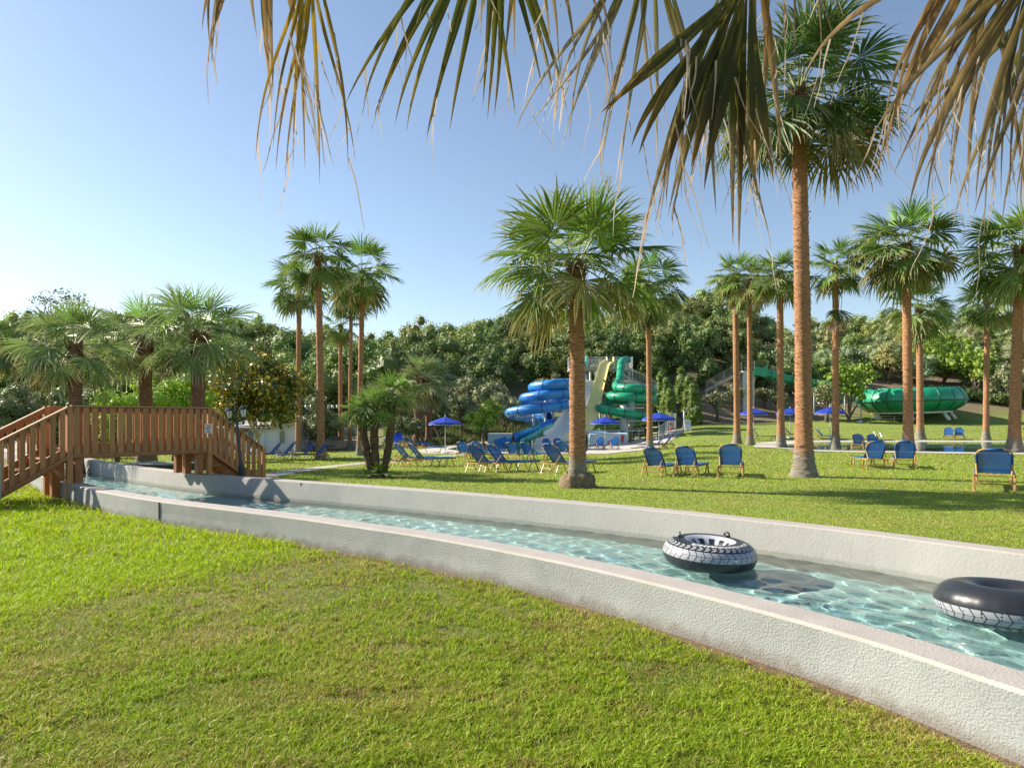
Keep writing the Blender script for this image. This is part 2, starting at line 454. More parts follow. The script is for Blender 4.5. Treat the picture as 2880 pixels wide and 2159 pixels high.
FO = FAR + FN * .28
nt_, ns_ = 300, 170
P0 = rs2(FO, nt_, 0, 1)
ang = np.linspace(R(-25), R(160), nt_)
P1 = np.c_[np.cos(ang), np.sin(ang)] * 900
sv = (np.linspace(0, 1, ns_) ** 3.0)[:, None, None]
PG = P0[None] * (1 - sv) + P1[None] * sv
ZG = HT(PG[..., 0], PG[..., 1])
VG = np.concatenate([PG, ZG[..., None]], -1).reshape(-1, 3)
ii, jj = np.meshgrid(np.arange(ns_ - 1), np.arange(nt_ - 1), indexing='ij')
b0 = (ii * nt_ + jj).ravel()
QG = np.stack([b0, b0 + 1, b0 + nt_ + 1, b0 + nt_], 1)
def ground_col(X, Y):
    u = X / np.maximum(Y, 1); px = 1440 + 1920 * u
    f = fbm(X * .12 + 20, Y * .12 + 20)[..., None]
    grass = np.array((.17, .24, .025)) * (1 - f) + np.array((.22, .26, .04)) * f
    dry = np.array((.12, .15, .05)) * (1 - f) + np.array((.21, .19, .10)) * f
    soil = np.array((.16, .115, .07)) * (1 - f) + np.array((.24, .18, .11)) * f
    edge = np.interp(px, [700, 1150, 1450, 1900, 1935, 2300, 2420], [55, 50, 58, 66, 72, 76, 79])
    m = S(-1.5, 1.5, Y - edge)[..., None]
    rb = S(1900, 2000, px)[..., None]
    return grass * (1 - m) + (dry * (1 - rb) + soil * rb) * m
CG = ground_col(VG[:, 0], VG[:, 1])
terrain = kind(MB().add(VG, QG, col=CG).build("far_lawn", gm, smooth=True), "structure")

def sheet(name, poly, off, m, step=1.6, zfix=None):
    poly = [Vector((p[0], p[1])) for p in poly]
    pa = np.array([(p.x, p.y) for p in poly])
    gx, gy = np.meshgrid(np.arange(pa[:, 0].min(), pa[:, 0].max(), step) + .3, np.arange(pa[:, 1].min(), pa[:, 1].max(), step) + .3)
    gx = gx.ravel(); gy = gy.ravel(); k = inpoly(gx, gy, pa)
    pts = poly + [Vector((a, b)) for a, b in zip(gx[k], gy[k])]
    n = len(poly)
    r = delaunay_2d_cdt(pts, [], [list(range(n))], 1, 1e-4)
    v = np.array([(p.x, p.y) for p in r[0]])
    z = HT(v[:, 0], v[:, 1]) + off if zfix is None else np.full(len(v), zfix)
    return kind(MB().add(np.c_[v, z], tris=[f for f in r[2] if len(f) == 3]).build(name, m), "structure")
def gp(lst): return [tuple(G(*p)[:2]) for p in lst]

deck_m = mat("pale_concrete", (.52, .48, .42), .85, color2=(.44, .41, .37), vscale=.8, bump=.2, bscale=20)
poolw = bpy.data.materials.new("pool_water"); poolw.use_nodes = True
n_ = poolw.node_tree.nodes; l_ = poolw.node_tree.links; pb = n_["Principled BSDF"]
pb.inputs["Base Color"].default_value = (.10, .20, .17, 1); pb.inputs["Roughness"].default_value = .02; pb.inputs["IOR"].default_value = 1.33
tx = n_.new("ShaderNodeTexNoise"); tx.inputs["Scale"].default_value = 1.6; tx.inputs["Detail"].default_value = 2
tcn = n_.new("ShaderNodeTexCoord"); l_.new(tcn.outputs["Object"], tx.inputs["Vector"])
bp = n_.new("ShaderNodeBump"); bp.inputs["Strength"].default_value = .03; bp.inputs["Distance"].default_value = .03
l_.new(tx.outputs["Fac"], bp.inputs["Height"]); l_.new(bp.outputs[0], pb.inputs["Normal"])

DECK = gp([(1165, 1266), (1250, 1256), (1330, 1243), (1600, 1241), (1690, 1243), (1770, 1243), (1800, 1233), (1850, 1226), (1885, 1209), (1928, 1209), (1905, 1225), (1880, 1244), (1845, 1262), (1700, 1276), (1500, 1276), (1400, 1275), (1290, 1275), (1190, 1275)])
sheet("pool_deck", DECK, .012, deck_m)
POOL1 = gp([(1258, 1263), (1290, 1257), (1345, 1247), (1450, 1246), (1600, 1247), (1655, 1251), (1650, 1270), (1500, 1272), (1400, 1271), (1300, 1269)])
sheet("slide_pool", POOL1, .03, poolw)
POOL2_OUT = gp([(2118, 1258), (2128, 1246), (2180, 1241.5), (2290, 1239.5), (2600, 1239), (2860, 1239), (2990, 1247), (2990, 1278), (2830, 1279), (2600, 1275), (2400, 1273), (2300, 1270), (2200, 1262)])
POOL2 = gp([(2180, 1258), (2240, 1247), (2300, 1244.5), (2600, 1244), (2850, 1244), (2960, 1249), (2960, 1273), (2830, 1274), (2600, 1270.5), (2400, 1268.5), (2300, 1266)])
sheet("pool_edge", POOL2_OUT, .03, deck_m)
sheet("swimming_pool", POOL2, .045, poolw)

pm = bpy.data.materials.new("stone_path"); pm.use_nodes = True
n_ = pm.node_tree.nodes; l_ = pm.node_tree.links; pb = n_["Principled BSDF"]; pb.inputs["Roughness"].default_value = .9
vo = n_.new("ShaderNodeTexVoronoi"); vo.feature = 'DISTANCE_TO_EDGE'; vo.inputs["Scale"].default_value = 3.2
vc = n_.new("ShaderNodeTexVoronoi"); vc.inputs["Scale"].default_value = 3.2
tcn = n_.new("ShaderNodeTexCoord"); l_.new(tcn.outputs["Object"], vo.inputs["Vector"]); l_.new(tcn.outputs["Object"], vc.inputs["Vector"])
rp = n_.new("ShaderNodeValToRGB"); rp.color_ramp.elements[0].position = .02; rp.color_ramp.elements[1].position = .07
l_.new(vo.outputs["Distance"], rp.inputs[0])
hs = n_.new("ShaderNodeMix"); hs.data_type = 'RGBA'; hs.inputs["Factor"].default_value = .25; hs.inputs["A"].default_value = (.45, .39, .30, 1); l_.new(vc.outputs["Color"], hs.inputs["B"])
mx = n_.new("ShaderNodeMix"); mx.data_type = 'RGBA'; mx.inputs["A"].default_value = (.17, .16, .08, 1)
l_.new(rp.outputs[0], mx.inputs["Factor"]); l_.new(hs.outputs["Result"], mx.inputs["B"]); l_.new(mx.outputs["Result"], pb.inputs["Base Color"])
pc = resample([tuple(G(*p)[:2]) for p in [(700, 1347), (760, 1336), (850, 1322), (960, 1309), (1040, 1301), (1120, 1295), (1210, 1287), (1300, 1279)]], .8)
pn = normals2(pc)
PATH = np.concatenate([pc + pn * .45, (pc - pn * .45)[::-1]])
sheet("stone_path", PATH, .012, pm, step=.7)
EXCL = [np.array(DECK), np.array(POOL2_OUT), PATH]

# ------------------------------------------------------------------ grass (nobody could count the blades)
grass_m = mat("grass_blades", attr=True, rough=.55, trans=.38, spec=.35)
def blades(name, X, Y, h, wd, col, seed, lean=.5, dz=0.0):
    rg = np.random.RandomState(seed); n = len(X)
    z0 = HT(X, Y) - .004 + dz
    a = rg.uniform(0, 6.283, n); b = rg.uniform(0, 6.283, n)
    la = lean * rg.uniform(.2, 1.3, n) * h
    base = np.c_[X, Y, z0]
    wv = np.c_[np.cos(a), np.sin(a), np.zeros(n)] * wd[:, None] * .5
    ld = np.c_[np.cos(b), np.sin(b), np.zeros(n)]
    m = base + ld * la[:, None] * .35 + np.array((0, 0, 1.0)) * h[:, None] * .58
    t = base + ld * la[:, None] + np.array((0, 0, 1.0)) * h[:, None] * rg.uniform(.75, 1.0, n)[:, None]
    V = np.stack([base - wv, base + wv, m + wv * .8, m - wv * .8, t], 1).reshape(-1, 3)
    k = np.arange(n)[:, None] * 5
    C = np.repeat(col, 5, 0)
    return kind(MB().add(V, k + np.array([[0, 1, 2, 3]]), k + np.array([[3, 2, 4]]), col=C).build(name, grass_m), "stuff")
def grass_colors(X, Y, rg, lush):
    n = len(X)
    f = fbm(X * .9 + 31, Y * .9 + 12); g = fbm(X * 3.1 + 3, Y * 3.1 + 8)
    bright = np.array((.40, .54, .012)); mid = np.array((.27, .37, .026)); dry = np.array((.50, .43, .12)); brown = np.array((.30, .19, .075))
    l = lush[:, None]
    c = mid * (1 - l) + bright * l
    pd = np.clip((f - .47) * 3.2, 0, 1) * (1 - .75 * lush) * .62 + .06 + .08 * (1 - lush)
    isd = (rg.rand(n) < pd)[:, None]
    c = np.where(isd, dry * rg.uniform(.7, 1.1, (n, 1)), c * rg.uniform(.65, 1.25, (n, 1)))
    isb = (rg.rand(n) < np.clip((g - .62) * 3, 0, .5) * (1 - lush))[:, None]
    c = np.where(isb, brown * rg.uniform(.7, 1.2, (n, 1)), c)
    return c
def sample_ground(n, rg, px0, px1, py0, py1, region):
    px = rg.uniform(px0, px1, n); py = rg.uniform(py0, py1, n)
    Y = CAMZ * FPX / (py - HZ); X = (px - 1440) / FPX * Y
    if region == 'near':
        k = inpoly(X, Y, near_poly_g) & (Y < 18)
    else:
        k = inpoly(X, Y, far_poly)
        for e in EXCL: k &= ~inpoly(X, Y, e)
    return X[k], Y[k]
_so = (.02 + .16 * np.clip(fbm(NEAR[:, 0] * 1.6 + 40, NEAR[:, 1] * 1.6) - .40, 0, 1) * 2.2)[:, None]
near_poly_g = np.concatenate([NEAR - NN * _so, [(-60, 40), (-60, -40), (14, -40)]])
far_poly = np.concatenate([FO, [(-60, 75), (60, 75), (60, -11)]])
rg = np.random.RandomState(21)
X, Y = sample_ground(620000, rg, -450, 3450, 1330, 2650, 'near')
lush = S(-.5, .7, (-3.35 + (Y - 6.78) * .593) - X + (fbm(X * .7, Y * .7) - .5) * 1.6) * S(4.2, 6.0, Y + (fbm(X + 5, Y) - .5) * 1.5)
patch = fbm(X * 1.3 + 50, Y * 1.3)
h = (.018 + .026 * rg.rand(len(X)) ** 1.5) * (1 + .9 * lush) * (.55 + .9 * patch)
wd = np.maximum(.0052, Y * .00095) * rg.uniform(.6, 1.4, len(X))
blades("grass", X, Y, h * np.clip(Y / 7, 1, 1.6), wd, grass_colors(X, Y, rg, lush), 1, 1.25, -.03)
# coarser tufts standing out of the short grass
X, Y = sample_ground(75000, rg, -450, 3450, 1330, 2650, 'near')
k = fbm(X * 2.2 + 70, Y * 2.2) > .40; X, Y = X[k], Y[k]
nb_t = 6; Xt = np.repeat(X, nb_t) + rg.normal(0, .011, len(X) * nb_t); Yt = np.repeat(Y, nb_t) + rg.normal(0, .011, len(X) * nb_t)
k = inpoly(Xt, Yt, near_poly_g); Xt, Yt = Xt[k], Yt[k]
lt = S(-.5, .7, (-3.35 + (Yt - 6.78) * .593) - Xt + (fbm(Xt * .7, Yt * .7) - .5) * 1.6) * S(4.2, 6.0, Yt)
blades("grass", Xt, Yt, rg.uniform(.035, .075, len(Xt)) * (1 + .5 * lt) * np.clip(Yt / 8, .8, 1.3), np.maximum(.0065, Yt * .0011) * rg.uniform(.7, 1.3, len(Xt)), grass_colors(Xt, Yt, rg, np.clip(lt + .45, 0, 1)), 8, 1.1, -.03)
# bare soil showing along the foot of the wall
_so2 = _so * 1.5 + .05; _n = len(NEAR)
kind(MB().add(np.concatenate([np.c_[NEAR + NN * .05, np.full(_n, -.028)], np.c_[NEAR - NN * _so2, np.full(_n, -.031)]]), [(j, _n + j, _n + j + 1, j + 1) for j in range(_n - 1)]).build("bare_soil", mat("bare_soil", (.20, .125, .065), .95, color2=(.10, .07, .04), vscale=9, bump=1.0, bscale=60)), "structure")
# longer fringe against the wall
t = rg.randint(0, len(NEAR), 14000); off = rg.exponential(.05, 14000)
pt = NEAR[t] + rg.uniform(-.12, .12, (14000, 2)) * 1.0; pt = pt - NN[t] * off[:, None]
k = (pt[:, 1] > 2) & (pt[:, 1] < 17) & (inpoly(pt[:, 0], pt[:, 1], near_poly_g)) & (fbm(pt[:, 0] * 1.2, pt[:, 1] * 1.2 + 9) > .47)
pt = pt[k]
blades("grass", pt[:, 0], pt[:, 1], rg.uniform(.03, .11, len(pt)), np.maximum(.005, pt[:, 1] * .0008), grass_colors(pt[:, 0], pt[:, 1], rg, np.full(len(pt), .4)), 2, .7, -.03)
X, Y = sample_ground(420000, rg, -400, 3500, 1226, 1760, 'far')
lushf = np.clip(.25 + (fbm(X * .35 + 9, Y * .35) - .5) * 1.6, 0, 1)
blades("grass", X, Y, (.018 + .02 * rg.rand(len(X))) * np.clip(Y / 12, 1, 2.6), np.maximum(.006, Y * .0010), grass_colors(X, Y, rg, lushf), 3, 1.2)
# tall unmown grass under the olives
X = rg.uniform(-1, 1, 26000); Y = rg.uniform(48, 70, 26000); pxx = rg.uniform(1080, 1480, 26000); X = (pxx - 1440) / FPX * Y
k = (Y > np.interp(pxx, [1080, 1200, 1480], [50, 56, 64])) & ~inpoly(X, Y, np.array(DECK))
X, Y = X[k], Y[k]
f = fbm(X * .4, Y * .4)[:, None]
blades("tall_grass", X, Y, rg.uniform(.25, .75, len(X)), rg.uniform(.03, .07, len(X)), (np.array((.10, .16, .03)) * (1 - f) + np.array((.26, .25, .10)) * f) * rg.uniform(.7, 1.2, (len(X), 1)), 4, .5)

# ------------------------------------------------------------------ palms
palm_leaf_m = mat("palm_leaf", attr=True, rough=.5, trans=.26, spec=.28)
petiole_m = mat("palm_petiole", (.22, .25, .08), .5, var=.2, vscale=6)
def trunk_mat(name, c1, c2, grey, z_grey):
    m = mat(name, c1, .9)
    n = m.node_tree.nodes; L = m.node_tree.links; b = n["Principled BSDF"]
    tc = n.new("ShaderNodeTexCoord"); se = n.new("ShaderNodeSeparateXYZ"); L.new(tc.outputs["Object"], se.inputs[0])
    mp = n.new("ShaderNodeMapping"); mp.inputs["Scale"].default_value = (2.2, 2.2, 16); L.new(tc.outputs["Object"], mp.inputs[0])
    nz = n.new("ShaderNodeTexNoise"); nz.inputs["Scale"].default_value = 2.2; nz.inputs["Detail"].default_value = 6; nz.inputs["Roughness"].default_value = .7; L.new(mp.outputs[0], nz.inputs["Vector"])
    n2 = n.new("ShaderNodeTexNoise"); n2.inputs["Scale"].default_value = 1.1; n2.inputs["Detail"].default_value = 4; L.new(tc.outputs["Object"], n2.inputs["Vector"])
    rp = n.new("ShaderNodeValToRGB"); L.new(nz.outputs["Fac"], rp.inputs[0])
    e = rp.color_ramp.elements; e[0].position = .34; e[0].color = (c2[0] * .38, c2[1] * .33, c2[2] * .3, 1); e[1].position = .64; e[1].color = (*c1, 1)
    k = rp.color_ramp.elements.new(.47); k.color = (*c2, 1)
    gr = n.new("ShaderNodeValToRGB"); g = gr.color_ramp.elements; L.new(nz.outputs["Fac"], gr.inputs[0])
    g[0].position = .35; g[0].color = tuple(x * .45 for x in grey) + (1,); g[1].position = .6; g[1].color = (*grey, 1)
    ad = n.new("ShaderNodeMath"); ad.operation = 'MULTIPLY_ADD'; L.new(n2.outputs["Fac"], ad.inputs[0]); ad.inputs[1].default_value = -.9; L.new(se.outputs["Z"], ad.inputs[2])
    mr = n.new("ShaderNodeMapRange"); mr.inputs[1].default_value = z_grey - .62; mr.inputs[2].default_value = z_grey - .30; L.new(ad.outputs[0], mr.inputs[0])
    mx = n.new("ShaderNodeMix"); mx.data_type = 'RGBA'; L.new(mr.outputs[0], mx.inputs["Factor"]); L.new(gr.outputs[0], mx.inputs["A"]); L.new(rp.outputs[0], mx.inputs["B"])
    L.new(mx.outputs["Result"], b.inputs["Base Color"])
    bp = n.new("ShaderNodeBump"); bp.inputs["Strength"].default_value = 1.0; bp.inputs["Distance"].default_value = .06; L.new(nz.outputs["Fac"], bp.inputs["Height"]); L.new(bp.outputs[0], b.inputs["Normal"])
    return m
trunk_orange = trunk_mat("palm_trunk_orange", (.52, .29, .155), (.37, .175, .08), (.32, .28, .22), .75)
trunk_brown = trunk_mat("palm_trunk_brown", (.32, .18, .115), (.21, .105, .06), (.22, .19, .16), .4)
trunk_shag = trunk_mat("palm_trunk_shaggy", (.22, .15, .085), (.11, .07, .04), (.15, .12, .08), .3)

def fan(mb, hub, ax, nrm, L, nseg, spread, droop, fuse, rg, cb, ct, fold=.30, curl=0.0, wmul=1.0, stations=(0.03, .28, .48, .62, .74, .87, 1.0), tipw=.07, dry=None, shred=0.0):
    hub = np.asarray(hub, float); ax = np.asarray(ax, float); ax = ax / np.linalg.norm(ax)
    nrm = np.asarray(nrm, float); nrm = nrm - ax * nrm.dot(ax); nrm /= np.linalg.norm(nrm) + 1e-9
    side = np.cross(ax, nrm)
    a = np.linspace(-spread, spread, nseg); da = a[1] - a[0]
    ad = a + rg.uniform(-.25, .25, nseg) * da
    d = np.cos(ad)[:, None] * ax + np.sin(ad)[:, None] * side + nrm * (.10 * np.cos(ad * 1.3) + rg.uniform(-.05, .05, nseg))[:, None]
    d /= np.linalg.norm(d, axis=1)[:, None]
    lat = -np.sin(ad)[:, None] * ax + np.cos(ad)[:, None] * side
    ln = L * (.68 + .32 * np.cos(ad * .6)) * rg.uniform(.86, 1.06, nseg)
    p = np.tile(hub, (nseg, 1)) + rg.uniform(-.004, .004, (nseg, 3)); s0 = 0
    dr = droop * rg.uniform(.5, 1.5, nseg) if shred == 0 else droop * rg.uniform(.2, 2.0, nseg)
    V = []; C = []
    Wm = 2 * fuse * ln * math.sin(abs(da) / 2) * 1.08 * wmul
    sw = rg.uniform(-1, 1, nseg) * curl
    tint = rg.uniform(.8, 1.2, (nseg, 1))
    for s in stations:
        ds = s - s0
        p = p + d * (ds * ln)[:, None]
        g = np.clip((s - fuse * .7) / (1 - fuse * .7), 0, 1)
        d = d + np.array((0, 0, -1.0)) * (dr * ds * (.25 + 6.5 * g * g))[:, None] + lat * (sw * ds)[:, None]
        d /= np.linalg.norm(d, axis=1)[:, None]
        wk = Wm * (s / fuse if s < fuse else max(tipw, ((1 - s) / (1 - fuse)) ** .8))
        wk = np.asarray(wk)[:, None] * .5
        mid = p - nrm * wk * 2 * fold
        V.append(np.stack([p - lat * wk, mid, p + lat * wk], 1))
        q = s ** 3 if dry is None else np.clip((s - dry) / (1 - dry), 0, 1)
        C.append(np.repeat(((np.array(cb) * (1 - q) + np.array(ct) * q)[None, :] * tint)[:, None, :], 3, 1))
        s0 = s
    K = len(stations)
    V = np.stack(V, 1); C = np.stack(C, 1)
    base = (np.arange(nseg) * K * 3)[:, None, None]
    k = (np.arange(K - 1) * 3)[None, :, None]
    q1 = np.array([0, 1, 4, 3]); q2 = np.array([1, 2, 5, 4])
    Q = np.concatenate([(base + k + q1).reshape(-1, 4), (base + k + q2).reshape(-1, 4)])
    mb.add(V.reshape(-1, 3), Q, col=C.reshape(-1, 3))

def crown(Rr, n, seed, lo=-55, hi=82, green=(.15, .24, .05), tip=(.40, .36, .15), droop=.8, nseg=30, low_dry=.35, blade=.56, stiff=1.0, fuse=.48):
    """a palm crown round the origin; returns leaf mesh and petiole mesh"""
    rg = np.random.RandomState(seed); lv = MB(); pt = MB()
    for i in range(n):
        t = (i + .5) / n
        el = R(hi + (lo - hi) * t ** .85 + rg.uniform(-9, 9)); az = i * 2.39996 + rg.uniform(-.35, .35)
        hd = np.array((math.cos(az), math.sin(az), 0)); up = np.array((0, 0, 1.0))
        d = hd * math.cos(el) + up * math.sin(el)
        lp = Rr * (1 - blade) * rg.uniform(.85, 1.2) * (.7 + .45 * min(1, t * 2))
        p = hd * .06 * Rr * .3; pts = [p.copy()]
        for _ in range(6):
            p = p + d * lp / 6; d = d + np.array((0, 0, -.075 * (1 + t))); d /= np.linalg.norm(d); pts.append(p.copy())
        pt.tube(pts, np.linspace(.014, .007, 7) * (Rr / 1.6), 5, caps=False)
        sd = np.cross(hd, up)
        nr = np.cross(sd, d); nr = nr if nr[2] > 0 or t > .8 else -nr
        tw = rg.uniform(-.5, .5); nr = nr + sd * tw
        dryk = max(0, (t - (1 - low_dry)) / low_dry) if low_dry > 0 else 0
        gcol = np.array(green) * rg.uniform(.75, 1.3) + np.array((.02, .012, 0)) * rg.uniform(-1, 1.6)
        if dryk > 0 and rg.rand() < dryk * .5: gcol = gcol * .35 + np.array((.30, .22, .08)) * .65
        if t < .15: gcol = gcol * np.array((1.1, 1.3, .9))
        axd = d + np.array((0, 0, -.12 * t)) * stiff
        fan(lv, p, axd, nr, Rr * blade * rg.uniform(.88, 1.1), nseg, R(118 if t > .12 else 62), droop * (.35 + 1.1 * t) * rg.uniform(.7, 1.3), fuse, rg,
            gcol, np.array(tip) * rg.uniform(.7, 1.2), curl=.4, shred=.5, dry=.62)
    return lv, pt

def trunk_mesh(h, r0, r1, top, seed, flare=1.75, rings=True, boots=0, nseg=26, fh=.55, step=.05):
    """a ringed, flaring palm trunk from the ground to the point `top`"""
    rg = np.random.RandomState(seed); mb = MB()
    n = max(12, int(h / step)); zs = np.linspace(-.15, h, n)
    an = np.arange(nseg) / nseg * 2 * math.pi
    V = []
    ph = rg.uniform(0, 6.28)
    for i, z in enumerate(zs):
        s = np.clip(z / h, 0, 1)
        r = r0 + (r1 - r0) * s ** .8
        r *= 1 + (flare - 1) * math.exp(-max(z, 0) / fh * 1.3)
        rr_ = r * (1 + .030 * np.sin(an * 3 + ph + z * .8) + rg.uniform(-.028, .028, nseg) + (rg.uniform(-.04, .075) if i % 2 else -.02))
        cx = top[0] * s ** 1.25; cyy = top[1] * s ** 1.25
        V.append(np.c_[cx + rr_ * np.cos(an), cyy + rr_ * np.sin(an), np.full(nseg, z) + rg.uniform(-.3, .3, nseg) * step * .8])
    V = np.array(V)
    q = [(i * nseg + j, i * nseg + (j + 1) % nseg, (i + 1) * nseg + (j + 1) % nseg, (i + 1) * nseg + j) for i in range(n - 1) for j in range(nseg)]
    mb.add(V.reshape(-1, 3), q)
    for k in range(boots):
        z = rg.uniform(.6, h); s = z / h; a = rg.uniform(0, 6.28); r = (r0 + (r1 - r0) * s) * .98
        c = np.array((top[0] * s ** 1.25 + r * math.cos(a), top[1] * s ** 1.25 + r * math.sin(a), z)); o_ = np.array((math.cos(a), math.sin(a), 0)); tg = np.array((-math.sin(a), math.cos(a), 0))
        l = rg.uniform(.02, .06) * (r0 / .22) ; wd_ = rg.uniform(.015, .04)
        mb.add([c - tg * wd_, c + tg * wd_, c + tg * wd_ * .5 + o_ * l + np.array((0, 0, rg.uniform(-.02, .05))), c - tg * wd_ * .4 + o_ * l + np.array((0, 0, rg.uniform(-.02, .05)))], [(0, 1, 2, 3)])
    return mb

def palm(label, px, py, wpx, tpx, tpy, rpx, seed, n=34, mat_t=None, group=None, Y=None, flare=1.75, boots=60, droop=.8, lo=-55, hi=82, nseg=28, low_dry=.35, green=(.15, .24, .05), hang=(), tip=(.42, .37, .16), blade=.52, fh=.55, fuse=.48):
    g = G(px, py)
    if Y is not None: X = (px - 1440) / FPX * Y; g = Vector((X, Y, float(HT(X, Y))))
    top = W(tpx, tpy, g.y) - g
    r = wpx * g.y / FPX / 2
    th = thing("palm_tree", label, "palm tree", g, group=group)
    trunk_mesh(top.z, r * 1.05, r * .86, (top.x, top.y), seed, flare, boots=boots, fh=fh).build("trunk", mat_t or trunk_orange, th, smooth=True)
    lv, pt = crown(rpx * g.y / FPX, n, seed, lo, hi, green, tip, droop, nseg, low_dry, blade, fuse=fuse)
    rg = np.random.RandomState(seed + 1)
    for (dz, az, L, c) in hang:                       # old leaves hanging against the trunk
        pz = np.array((math.cos(az) * r * 1.3, math.sin(az) * r * 1.3, -dz))
        fan(lv, pz, (math.cos(az) * .35, math.sin(az) * .35, -.9), (math.cos(az), math.sin(az), .35), L, 26, R(80), 1.1, .5, rg, c, (.25, .19, .09), curl=.3, dry=.5, shred=.5)
        pt.tube([pz + (0, 0, dz * .85), pz + np.array((math.cos(az), math.sin(az), 0)) * .1 + (0, 0, dz * .4), pz], .014, 5)
    c = lv.build("crown", palm_leaf_m, th, smooth=False); c.location = top
    p = pt.build("leaf_stalks", petiole_m, th, smooth=True); p.location = top
    # fibrous leaf bases under the crown
    mb = MB(); k = 26
    for i in range(k):
        a = i * 2.4; z = -r * 2.6 * (i / k) - r * .5; d = np.array((math.cos(a), math.sin(a), 0)); tg = np.array((-math.sin(a), math.cos(a), 0)); b = d * r * .8 + np.array((0, 0, z))
        e = d * r * (1.25 + .2 * rg.rand()) + np.array((0, 0, z + r * 1.5))
        mb.add([b - tg * r * .5, b + tg * r * .5, e + tg * r * .22, e - tg * r * .22], [(0, 1, 2, 3)])
    mb.tube([(0, 0, -r * 3.4), (0, 0, -r), (0, 0, r * .5)], [r * .9, r * 1.05, r * .3], 12)
    o = mb.build("leaf_bases", mat("palm_fibre", (.17, .09, .05), .95, var=.35, vscale=9, bump=.8, bscale=20), th, smooth=False); o.location = top
    return th

TG = "tall palms of the left cluster"; RG = "palms in rows on the right lawn"; SG = "short thick palms behind the bridge"
gr2 = (.07, .12, .04)
palm("tall slender palm leftmost in the cluster behind the sunlit loungers", 838, 1271, 15, 842, 800, 106, 101, 26, group=TG, hang=((1.2, -1.2, 1.0, (.07, .11, .04)),))
palm("tallest palm of the left cluster with grey base, trunk nearest the loungers", 903, 1292, 20, 895, 715, 122, 102, 30, group=TG)
palm("shortest palm of the left cluster, low crown between taller trunks", 958, 1258, 12, 958, 915, 68, 103, 20, group=TG)
palm("thin palm in the middle of the left cluster with a narrow pale trunk", 984, 1262, 11, 988, 822, 90, 104, 24, group=TG)
palm("tall palm rightmost in the left cluster with wide drooping crown", 1012, 1281, 16, 1019, 765, 126, 105, 30, group=TG, lo=-60)
palm("short grey-green palm beside the blue parasol with pale hanging tips", 1174, 1251, 25, 1183, 1066, 92, 106, 30, trunk_brown, group="pair of short palms by the parasol", green=(.27, .34, .14), tip=(.58, .52, .33), flare=1.5)
palm("short grey-green palm just behind its twin by the blue parasol", 1206, 1249, 19, 1206, 1074, 96, 107, 28, trunk_brown, group="pair of short palms by the parasol", green=(.27, .34, .15), tip=(.58, .52, .33), flare=1.5)
palm("stout palm with bulging grey root base on the lawn above the river", 1624, 1369, 46, 1622, 752, 290, 108, 28, boots=90, nseg=40, droop=.85, lo=-26, green=(.17, .27, .045), blade=.56, hang=(), fh=.28, flare=1.9)
# the lumpy mound of roots the stout palm stands on
_c = [o for o in bpy.data.objects if o.get("label", "").startswith("stout palm")][0]
_rg = np.random.RandomState(12); _a = np.arange(56) / 56 * 2 * math.pi; _p = [(.60, -.06), (.60, .03), (.585, .10), (.56, .17), (.52, .23), (.46, .275), (.38, .30)]
_V = np.array([[(r * .72 * (1 + .07 * math.sin(7 * t + z * 9) + _rg.uniform(-.06, .06)) * math.cos(t), r * .72 * (1 + .07 * math.sin(5 * t) + _rg.uniform(-.06, .06)) * math.sin(t), z * 1.15 + _rg.uniform(-.02, .02)) for t in _a] for r, z in _p])
MB().add(_V.reshape(-1, 3), [(i * 56 + j, i * 56 + (j + 1) % 56, (i + 1) * 56 + (j + 1) % 56, (i + 1) * 56 + j) for i in range(6) for j in range(56)]).build("root_mound", mat("palm_roots", (.24, .18, .11), .95, color2=(.12, .085, .05), vscale=14, bump=1.0, bscale=35), _c, smooth=True)
palm("slim palm behind the stout palm with an old leaf skirt hanging below its crown", 1828, 1268, 16, 1822, 800, 136, 109, 27, hang=((1.9, -1.3, 1.15, (.08, .11, .03)), (1.75, -.2, 1.0, (.10, .11, .035)), (2.0, -2.4, 1.0, (.09, .11, .03)), (1.7, .9, 1.0, (.10, .11, .035))))
palm("slim palm first of the close pair right of the cypress hedges", 2073, 1248, 17, 2067, 775, 92, 110, 32, group=RG, low_dry=.75)
palm("slim palm second of the close pair right of the cypress hedges", 2110, 1251, 15, 2107, 790, 92, 111, 32, group=RG, low_dry=.75)
palm("palm left of the tallest palm, shadowed side of its trunk towards it", 2196, 1258, 20, 2193, 770, 100, 112, 32, group=RG)
palm("tallest palm in the garden with thick orange trunk on the open lawn", 2262, 1340, 45, 2246, 262, 292, 113, 40, boots=220, nseg=38, droop=.85, lo=-38, green=(.10, .17, .05), tip=(.40, .36, .16), blade=.52)
palm("palm right of the tallest palm with a single old leaf hanging low on its trunk", 2350, 1262, 18, 2350, 745, 104, 114, 26, hang=((2.5, -1.3, 1.3, (.10, .13, .03)), (3.0, -.3, 1.1, (.055, .08, .025)), (3.1, -2.2, 1.0, (.17, .12, .05))))
palm("tall palm with broad shaggy crown standing at the pool edge", 2554, 1268, 25, 2549, 690, 168, 115, 42, group=RG, droop=1.0, low_dry=.7, lo=-55)
palm("shorter dark palm behind the broad crowned palm, by the green bowl", 2588, 1235, 18, 2586, 865, 112, 116, 34, group=RG)
palm("short palm with thin trunk on the far side of the swimming pool", 2773, 1237, 15, 2777, 845, 100, 117, 26, group=RG)
palm("thick palm at the right edge of view with dark banded trunk", 2853, 1272, 29, 2870, 700, 178, 118, 44, group=RG, droop=1.0, low_dry=.7, lo=-55)
gs = (.21, .30, .10); ts = (.55, .50, .34)
